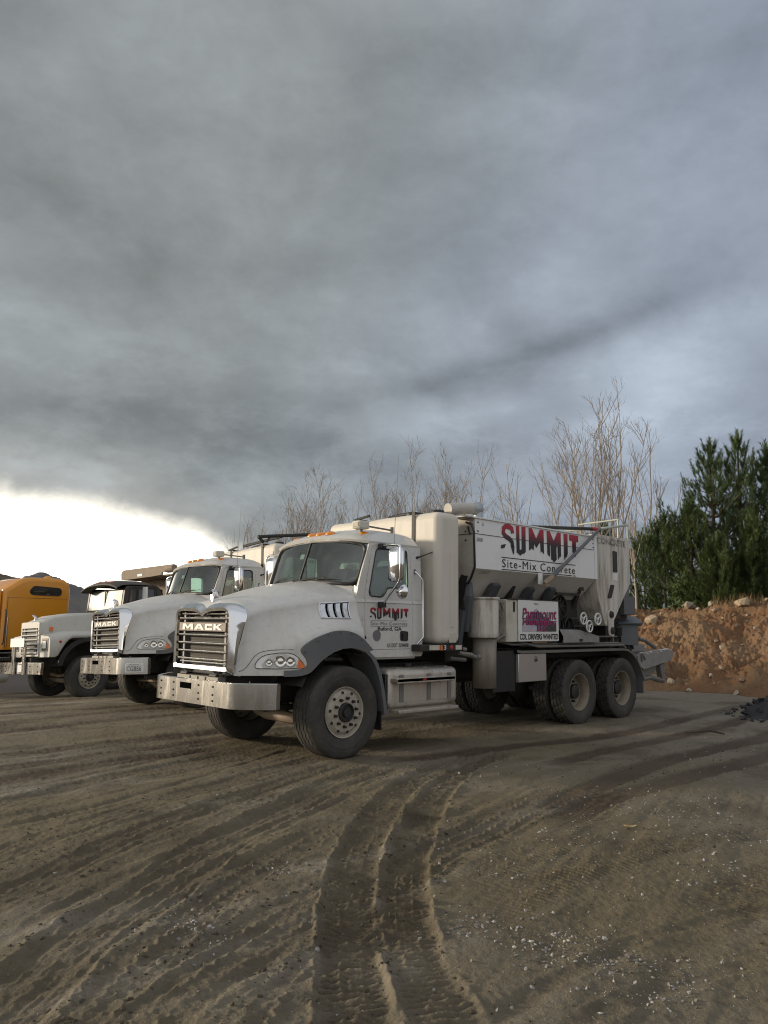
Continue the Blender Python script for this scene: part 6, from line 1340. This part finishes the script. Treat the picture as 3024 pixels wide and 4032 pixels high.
BARE = [  # trunk x at the horizon, top y, distance, seed, spread, stems, fork, dense, label
    (1288, 812, 30, 3, .34, 7, .20, 1.15, 'tallest bare tree, many-stemmed, rising behind the word on the white hopper'),
    (1338, 826, 32, 8, .22, 5, .30, 1.0, 'tall slim bare tree just right of the tallest one above the hopper rear'),
    (1412, 932, 31, 14, .42, 5, .32, .9, 'spreading bare tree standing beside the dark pines'),
    (1236, 905, 33, 21, .44, 5, .25, .9, 'bare tree with wide low limbs left of the tallest one'),
    (1375, 985, 27, 27, .30, 4, .40, .7, 'thin leaning bare tree with pale trunk at the hopper rear corner'),
    (1112, 976, 36, 33, .30, 5, .28, .8, 'small bare tree above the front end of the white hopper'),
    (1047, 958, 38, 40, .26, 4, .25, .8, 'bare tree above the round dust pipe of the nearest mixer'),
    (955, 958, 40, 46, .30, 6, .20, 1.25, 'bare tree just above the white water tank filler caps'),
    (898, 966, 41, 52, .36, 7, .15, 1.35, 'dark bare tree behind the tall aerial of the nearest mixer'),
    (832, 985, 42, 58, .36, 7, .18, 1.25, 'bare tree above the square work light on the nearest cab'),
    (760, 1042, 46, 64, .28, 5, .2, .7, 'faint bare tree over the left end of the nearest cab roof'),
    (690, 1018, 40, 70, .34, 7, .15, 1.4, 'dense bare tree above the three amber roof lights of the nearest cab'),
    (655, 1030, 43, 76, .34, 6, .18, 1.2, 'bare tree behind the left amber roof light of the nearest cab'),
    (612, 1064, 42, 82, .38, 6, .2, 1.1, 'low bare tree over the black tarp frame of the second mixer'),
    (540, 1094, 55, 88, .28, 5, .15, .8, 'pale bare tree against the bright gap of sky'),
    (512, 1108, 57, 94, .28, 4, .15, .6, 'smallest pale bare tree against the bright gap of sky'),
]
for (px, py, d, sd, sp, st_, fk, dn, lb) in BARE:
    b = ground_pt(px, d); tag(bare_tree('bare_tree', b, top_h(py, d, px, b) * .965, sd, sp, st_, fk, (.0, .0) if sd not in (8, 27) else (.06, -.02), dn), lb, 'tree', GB)
GP = 'dark green pines on the clay bank'
PINES = [  # x, top y, distance, seed, width, low, material, label
    (1552, 945, 25, 5, .28, .06, 'needle', 'tall dark pine with a bare twig at its tip, left of the two tallest'),
    (1612, 925, 26, 9, .26, .08, 'needle', 'tallest dark pine near the right edge'),
    (1680, 950, 25, 17, .26, .08, 'needle', 'tall dark pine cut off by the right edge'),
    (1500, 1080, 24.5, 23, .30, .05, 'needle2', 'middle-height pine in front of the two tallest pines'),
    (1640, 1125, 23.5, 29, .34, .05, 'needle2', 'broad low pine at the right edge behind the pale slab of rock'),
    (1560, 1160, 23.5, 35, .36, .05, 'needle2', 'bushy low pine in the middle of the pine group'),
    (1440, 1115, 25.5, 41, .34, .03, 'needle', 'small rounded pine at the left end of the pine group'),
    (1395, 1150, 29, 47, .36, .03, 'needle', 'small dark pine half hidden behind the rear of the hopper'),
    (1310, 1128, 36, 53, .34, .03, 'needle', 'far pine top showing over the crank rod of the hopper'),
]
for (px, py, d, sd, wd, lw, mm, lb) in PINES:
    b = ground_pt(px, d); tag(pine('pine_tree', b, top_h(py, d, px, b), sd, wd, lw, mm), lb, 'tree', GP)
# dense young growth under the pines, one mass
def thicket():
    rg = random.Random(77); V = []; F = []
    for i in range(1100):
        px = rg.uniform(1460, 1720); d = rg.uniform(24, 28); p = Vector(ground_pt(px, d)); h = rg.uniform(.1, 1.0) + 1.3 * rg.random() * max(0, math.sin(px * .045) * math.sin(px * .0171 + 1)); p.z += h
        for k in range(16):
            dr = Vector((rg.gauss(0, 1), rg.gauss(0, 1), rg.uniform(.2, 1.6))).normalized(); o = p + Vector((rg.gauss(0, .16), rg.gauss(0, .16), rg.gauss(0, .12))); sd = dr.orthogonal().normalized() * .018
            n = len(V); V.extend([o - sd, o + sd, o + dr * rg.uniform(.14, .26)]); F.append((n, n + 1, n + 2))
    tag(MB().add(V, F).build('undergrowth', M['needle'], None, smooth=0), None, None, None, 'stuff')
thicket()
# dry grass tufts on the lip of the bank
def dry_grass():
    rg = random.Random(5); V = []; F = []
    for i in range(200):
        px = rg.uniform(1370, 1660); d = rg.uniform(20.8, 23.5) if i % 7 else rg.uniform(20, 21); p = Vector(ground_pt(px, d))
        if p.x < 16.6: continue
        for k in range(9):
            a = rg.random() * 6.28; l = rg.uniform(.12, .38); dr = Vector((math.cos(a) * .45, math.sin(a) * .45, 1)); o = p + Vector((rg.gauss(0, .06), rg.gauss(0, .06), .03)); sd = Vector((math.sin(a), -math.cos(a), 0)) * .008
            n = len(V); V.extend([o - sd, o + sd, o + dr * l]); F.append((n, n + 1, n + 2))
    tag(MB().add(V, F).build('dry_grass', mat('dry_grass_blades', (.25, .17, .085), .9, var=.3), None, smooth=0), None, None, None, 'stuff')
dry_grass()
# ================================================================== rocks
def rock_mesh(seed, sx, sy, sz, n=22, cut=18):
    rg = random.Random(seed); pl = []
    for i in range(cut):
        v = Vector((rg.gauss(0, 1), rg.gauss(0, 1), rg.gauss(0, .8))).normalized(); pl.append((v, rg.uniform(.45, .80)))
    mb = MB().ball((0, 0, 0), 1.0, n); out = []
    for q in mb.v:
        v = Vector(q)
        for nv, dd in pl:
            e = v.dot(nv) - dd
            if e > 0: v = v - nv * e * 1.0
        k = 1 + .05 * math.sin(7 * v.x + seed) * math.cos(6 * v.y - seed) + .03 * math.sin(17 * v.y + 13 * v.z + seed)
        out.append((v.x * sx * k, v.y * sy * k, v.z * sz * k))
    mb.v = out; return mb
def bank_hit(px, py, far=40):
    """where the line of sight through (px,py) first meets the clay bank"""
    for dy in range(0, 90, 2):
        d = 15.0
        while d < 24:
            p = at(px, py + dy, d)
            if p.x > 12.4 and p.z < bz(p.x, p.y): return Vector((p.x, p.y, bz(p.x, p.y)))
            d += .06
    p = at(px, py, 20); return Vector((p.x, p.y, bz(p.x, p.y)))
GR = 'pale rocks lying on the red clay bank'
ROCKS = [  # px, py, half width m, half height, seed, tilt, material, label
    (1408, 1271, .50, .34, 3, .1, 'stone', 'big rounded pale boulder on the lip of the clay bank behind the hopper'),
    (1486, 1268, .30, .23, 8, -.1, 'stonegrey', 'egg-shaped pale boulder on the lip of the clay bank below the pines'),
    (1494, 1277, .34, .11, 12, .05, 'stone', 'flat pale rock just under the egg-shaped boulder'),
    (1605, 1304, .55, .17, 16, .42, 'stone', 'long tilted tan slab of rock near the right edge'),
    (1535, 1292, .19, .17, 20, .2, 'stonegrey', 'small upright pale rock left of the long tan slab'),
    (1413, 1336, .32, .28, 26, -.3, 'stone', 'pointed pale boulder beside the grey control box'),
    (1478, 1304, .16, .08, 31, .2, 'stonegrey', 'small flat pale rock between the pointed boulder and the egg-shaped one'),
    (1509, 1290, .15, .07, 37, .1, 'stonegrey', 'thin pale stone left of the small upright rock'),
    (1545, 1318, .30, .09, 43, .2, 'stone', 'flat buried rock below the small upright rock'),
    (1375, 1281, .12, .11, 49, 0, 'stone', 'small pale stone left of the big boulder near the hopper'),
    (1430, 1290, .14, .09, 55, .2, 'stone', 'small orange stone just below the big boulder'),
    (1560, 1405, .18, .11, 61, .1, 'stonegrey', 'pale chunk of stone half way down the clay bank'),
    (1488, 1504, .18, .12, 67, 0, 'stonegrey', 'rounded grey stone at the foot of the clay bank'),
    (1536, 1460, .15, .10, 73, .2, 'stonegrey', 'pale stone low on the bank, above the rounded grey one'),
    (1655, 1285, .14, .10, 79, .1, 'stone', 'orange stone on the bank top at the right edge'),
    (1590, 1500, .16, .11, 85, .1, 'stonegrey', 'tan stone at the bank foot above the dark heap'),
    (1450, 1474, .20, .13, 91, -.2, 'stonegrey', 'pale block of stone under the end of the folded chute'),
]
for (px, py, w_, h_, sd, tl, mm, lb) in ROCKS:
    w_, h_ = w_ * .74, h_ * .78
    p = bank_hit(px, py + h_ * 45); o = rock_mesh(sd, w_, w_ * .8, h_).build('boulder', M[mm], None, smooth=24); o.location = (p.x, p.y, p.z + h_ * .22); o.rotation_euler = Matrix.Rotation(-tl, 3, FWD).to_euler(); o.rotation_euler.rotate_axis('Z', .75)
    tag(o, lb, 'rock', GR)
def scatter(name, pts, m_, seed, flat=.7):
    rg = random.Random(seed); mb = MB()
    for (p, s) in pts:
        v = [Vector((rg.uniform(-1, 1), rg.uniform(-1, 1), rg.uniform(-.8, .8))).normalized() for _ in range(1)]
        o = len(mb.v); a0 = rg.random() * 6.28
        ring_ = [Vector((math.cos(a0 + 1.257 * k) * s * rg.uniform(.7, 1.25), math.sin(a0 + 1.257 * k) * s * rg.uniform(.7, 1.25), rg.uniform(-.15, .25) * s)) for k in range(5)]
        tp = Vector((rg.uniform(-.4, .4) * s, rg.uniform(-.4, .4) * s, s * flat)); bt = Vector((rg.uniform(-.4, .4) * s, rg.uniform(-.4, .4) * s, -s * .7)); P = Vector(p)
        Q_ = Matrix.Rotation(rg.random() * 6.28, 3, Vector((rg.gauss(0, 1), rg.gauss(0, 1), rg.gauss(0, 1))).normalized()); sc3 = Vector((1, rg.uniform(.55, 1), rg.uniform(.5, .9)))
        mv = lambda q: P + Q_ @ Vector((q.x * sc3.x, q.y * sc3.y, q.z * sc3.z))
        mb.add([mv(tp)] + [mv(q) for q in ring_] + [mv(bt)], [(0, 1 + k, 1 + (k + 1) % 5) for k in range(5)] + [(6, 1 + (k + 1) % 5, 1 + k) for k in range(5)])
    return tag(mb.build(name, m_, None, smooth=0), None, None, None, 'stuff')
rg = random.Random(11); pts = []
for i in range(520):
    y = rg.uniform(-5, 6); x = 12.8 + rg.random() ** .7 * 4.3; s = .018 + .095 * rg.random() ** 4.5; pts.append(((x, y, bz(x, y) + s * .2), s))
scatter('rubble', pts, M['rubble'], 4)
# crushed stone pressed into the yard
pts = []; gpx = []; 
for (px, py, sx_, sy_, n_) in ((1010, 2000, 45, 14, 110), (1200, 2045, 70, 22, 260), (1330, 2075, 45, 12, 70), (1420, 2120, 110, 34, 220), (1560, 1870, 80, 40, 160), (1450, 1760, 120, 26, 260), (1300, 1730, 150, 25, 160), (1230, 1810, 60, 20, 90), (620, 1865, 40, 16, 90), (420, 2000, 40, 26, 110),
                          (860, 1640, 120, 16, 90), (1000, 1660, 90, 14, 110), (1100, 1900, 200, 60, 120), (1350, 1950, 250, 110, 260), (500, 1950, 350, 160, 160), (280, 1650, 120, 12, 90), (1500, 1640, 150, 30, 180)):
    for i in range(n_): gpx.append((rg.gauss(px, sx_), rg.gauss(py, sy_)))
gx_, gy_, gs_ = [], [], []
for (px, py) in gpx:
    dv = FWD + RIGHT * ((px - 829.5) / 1661.2) + UP * ((1106 - py) / 1661.2)
    if dv.z > -.02: continue
    k = -CAM.z / dv.z; p = CAM + dv * k
    if p.x > 12.5: continue
    gx_.append(p.x); gy_.append(p.y); gs_.append((.0034 + .012 * rg.random() ** 3.5) * (1 + .02 * k))
hz = ground_height(np.array(gx_), np.array(gy_))[0]
scatter('gravel', [((a, b, c + s * .1), s) for a, b, c, s in zip(gx_, gy_, hz, gs_)], mat('pale_crushed_stone', (.40, .39, .37), .85, var=.5, dirt=[(6, .42, .56, .8, (.13, .115, .095))]), 8)
# clods of mud along the track edges
pts = []
for (path, w, dep, kind) in TRACKS[:11]:
    P = smooth_path(path)
    for i in range(140):
        k = rg.randrange(len(P) - 1); a = P[k] + (P[k + 1] - P[k]) * rg.random(); d = P[k + 1] - P[k]; n_ = np.array([-d[1], d[0]]) / np.hypot(*d); q = a + n_ * (w / 2 + rg.uniform(-.02, .10)) * rg.choice((-1, 1)); pts.append((q, .006 + .014 * rg.random() ** 2))
for i in range(1400):
    r_, a = rg.uniform(3, 12), math.atan2(FWD.y, FWD.x) + rg.uniform(-.55, .55); pts.append((np.array([CAM.x + r_ * math.cos(a), CAM.y + r_ * math.sin(a)]), .005 + .014 * rg.random() ** 2.5))
hz = ground_height(np.array([q[0][0] for q in pts]), np.array([q[0][1] for q in pts]))[0]
scatter('mud_clods', [((q[0][0], q[0][1], h), q[1]) for q, h in zip(pts, hz)], soil('loose_mud', ((.085, .070, .045), (.10, .085, .062), (.06, .05, .036), (.13, .115, .09)), 8), 9)
# dark heap at the right edge
u, a = np.meshgrid(np.linspace(0, 1, 40), np.linspace(0, 2 * np.pi, 72)); HX, HY = 9.35, -3.35
rr = 1.30 * (1 + .12 * np.sin(3 * a + 1) + .08 * np.sin(5 * a)); X = HX + u * rr * np.cos(a); Y = HY + u * rr * np.sin(a) * .9
Zh = .66 * (1 - u ** 1.25) * (1 + .25 * fbm(X * 2, Y * 2, 3, 801)) + .06 * fbm(X * 6, Y * 6, 3, 803) * (1 - u) - .03 * u + base_z(X, Y)
hp_ = sheet('asphalt_heap', X, Y, Zh, M['asphalt']); tag(hp_, 'dark heap of loose asphalt millings at the right edge of the yard', 'heap')
rg = random.Random(31); pts = []
for i in range(420):
    a_, r_ = rg.random() * 6.2832, 1.5 * rg.random() ** .6 * 1.12; x_, y_ = HX + r_ * math.cos(a_), HY + r_ * math.sin(a_) * .9; s_ = .015 + .06 * rg.random() ** 3
    pts.append(((x_, y_, max(.62 * (1 - min(1, r_ / 1.45) ** 1.25) * .95, 0) + float(base_z(np.array([x_]), np.array([y_]))[0]) + .02), s_))
scatter('asphalt_rubble', pts, M['asphalt'], 33)
# small things on the ground
def on_ground(px, py):
    dv = FWD + RIGHT * ((px - 829.5) / 1661.2) + UP * ((1106 - py) / 1661.2); p = CAM + dv * (-CAM.z / dv.z); return Vector((p.x, p.y, gz(p.x, p.y)))
p = on_ground(1362, 1790); d1 = Vector((.72, -.69, 0)); d2 = Vector((.69, .72, 0))
mb = MB(); mb.grid([[p + d1 * (.055 * s) + d2 * (w_ * .022 * math.sqrt(max(0, 1 - s * s))) + Vector((0, 0, .018 + .012 * s * s + .006 * abs(w_))) for w_ in (-1, 0, 1)] for s in [-1 + .2 * k for k in range(11)]])
tag(mb.build('leaf', mat('yellowed_leaf', (.42, .30, .13), .7, var=.2), None, solid=.003), 'curled yellow leaf on the trampled mud', 'leaf')
p = on_ground(1522, 1588); mb = MB().tube([p + d1 * -.30 + Vector((0, 0, .03)), p + d1 * -.1 + Vector((0, 0, .05)), p + d1 * .08 + Vector((0, 0, .07)), p + d1 * .30 + Vector((0, 0, .02))], [.012, .018, .022, .012], 6).tube([p + d1 * .05 + Vector((0, 0, .06)), p + d1 * .14 + d2 * .1 + Vector((0, 0, .11))], .010, 5)
tag(mb.build('fallen_branch', M['bark_pine'], None), 'short dark branch lying left of the asphalt heap', 'branch')
p = on_ground(455, 2002)
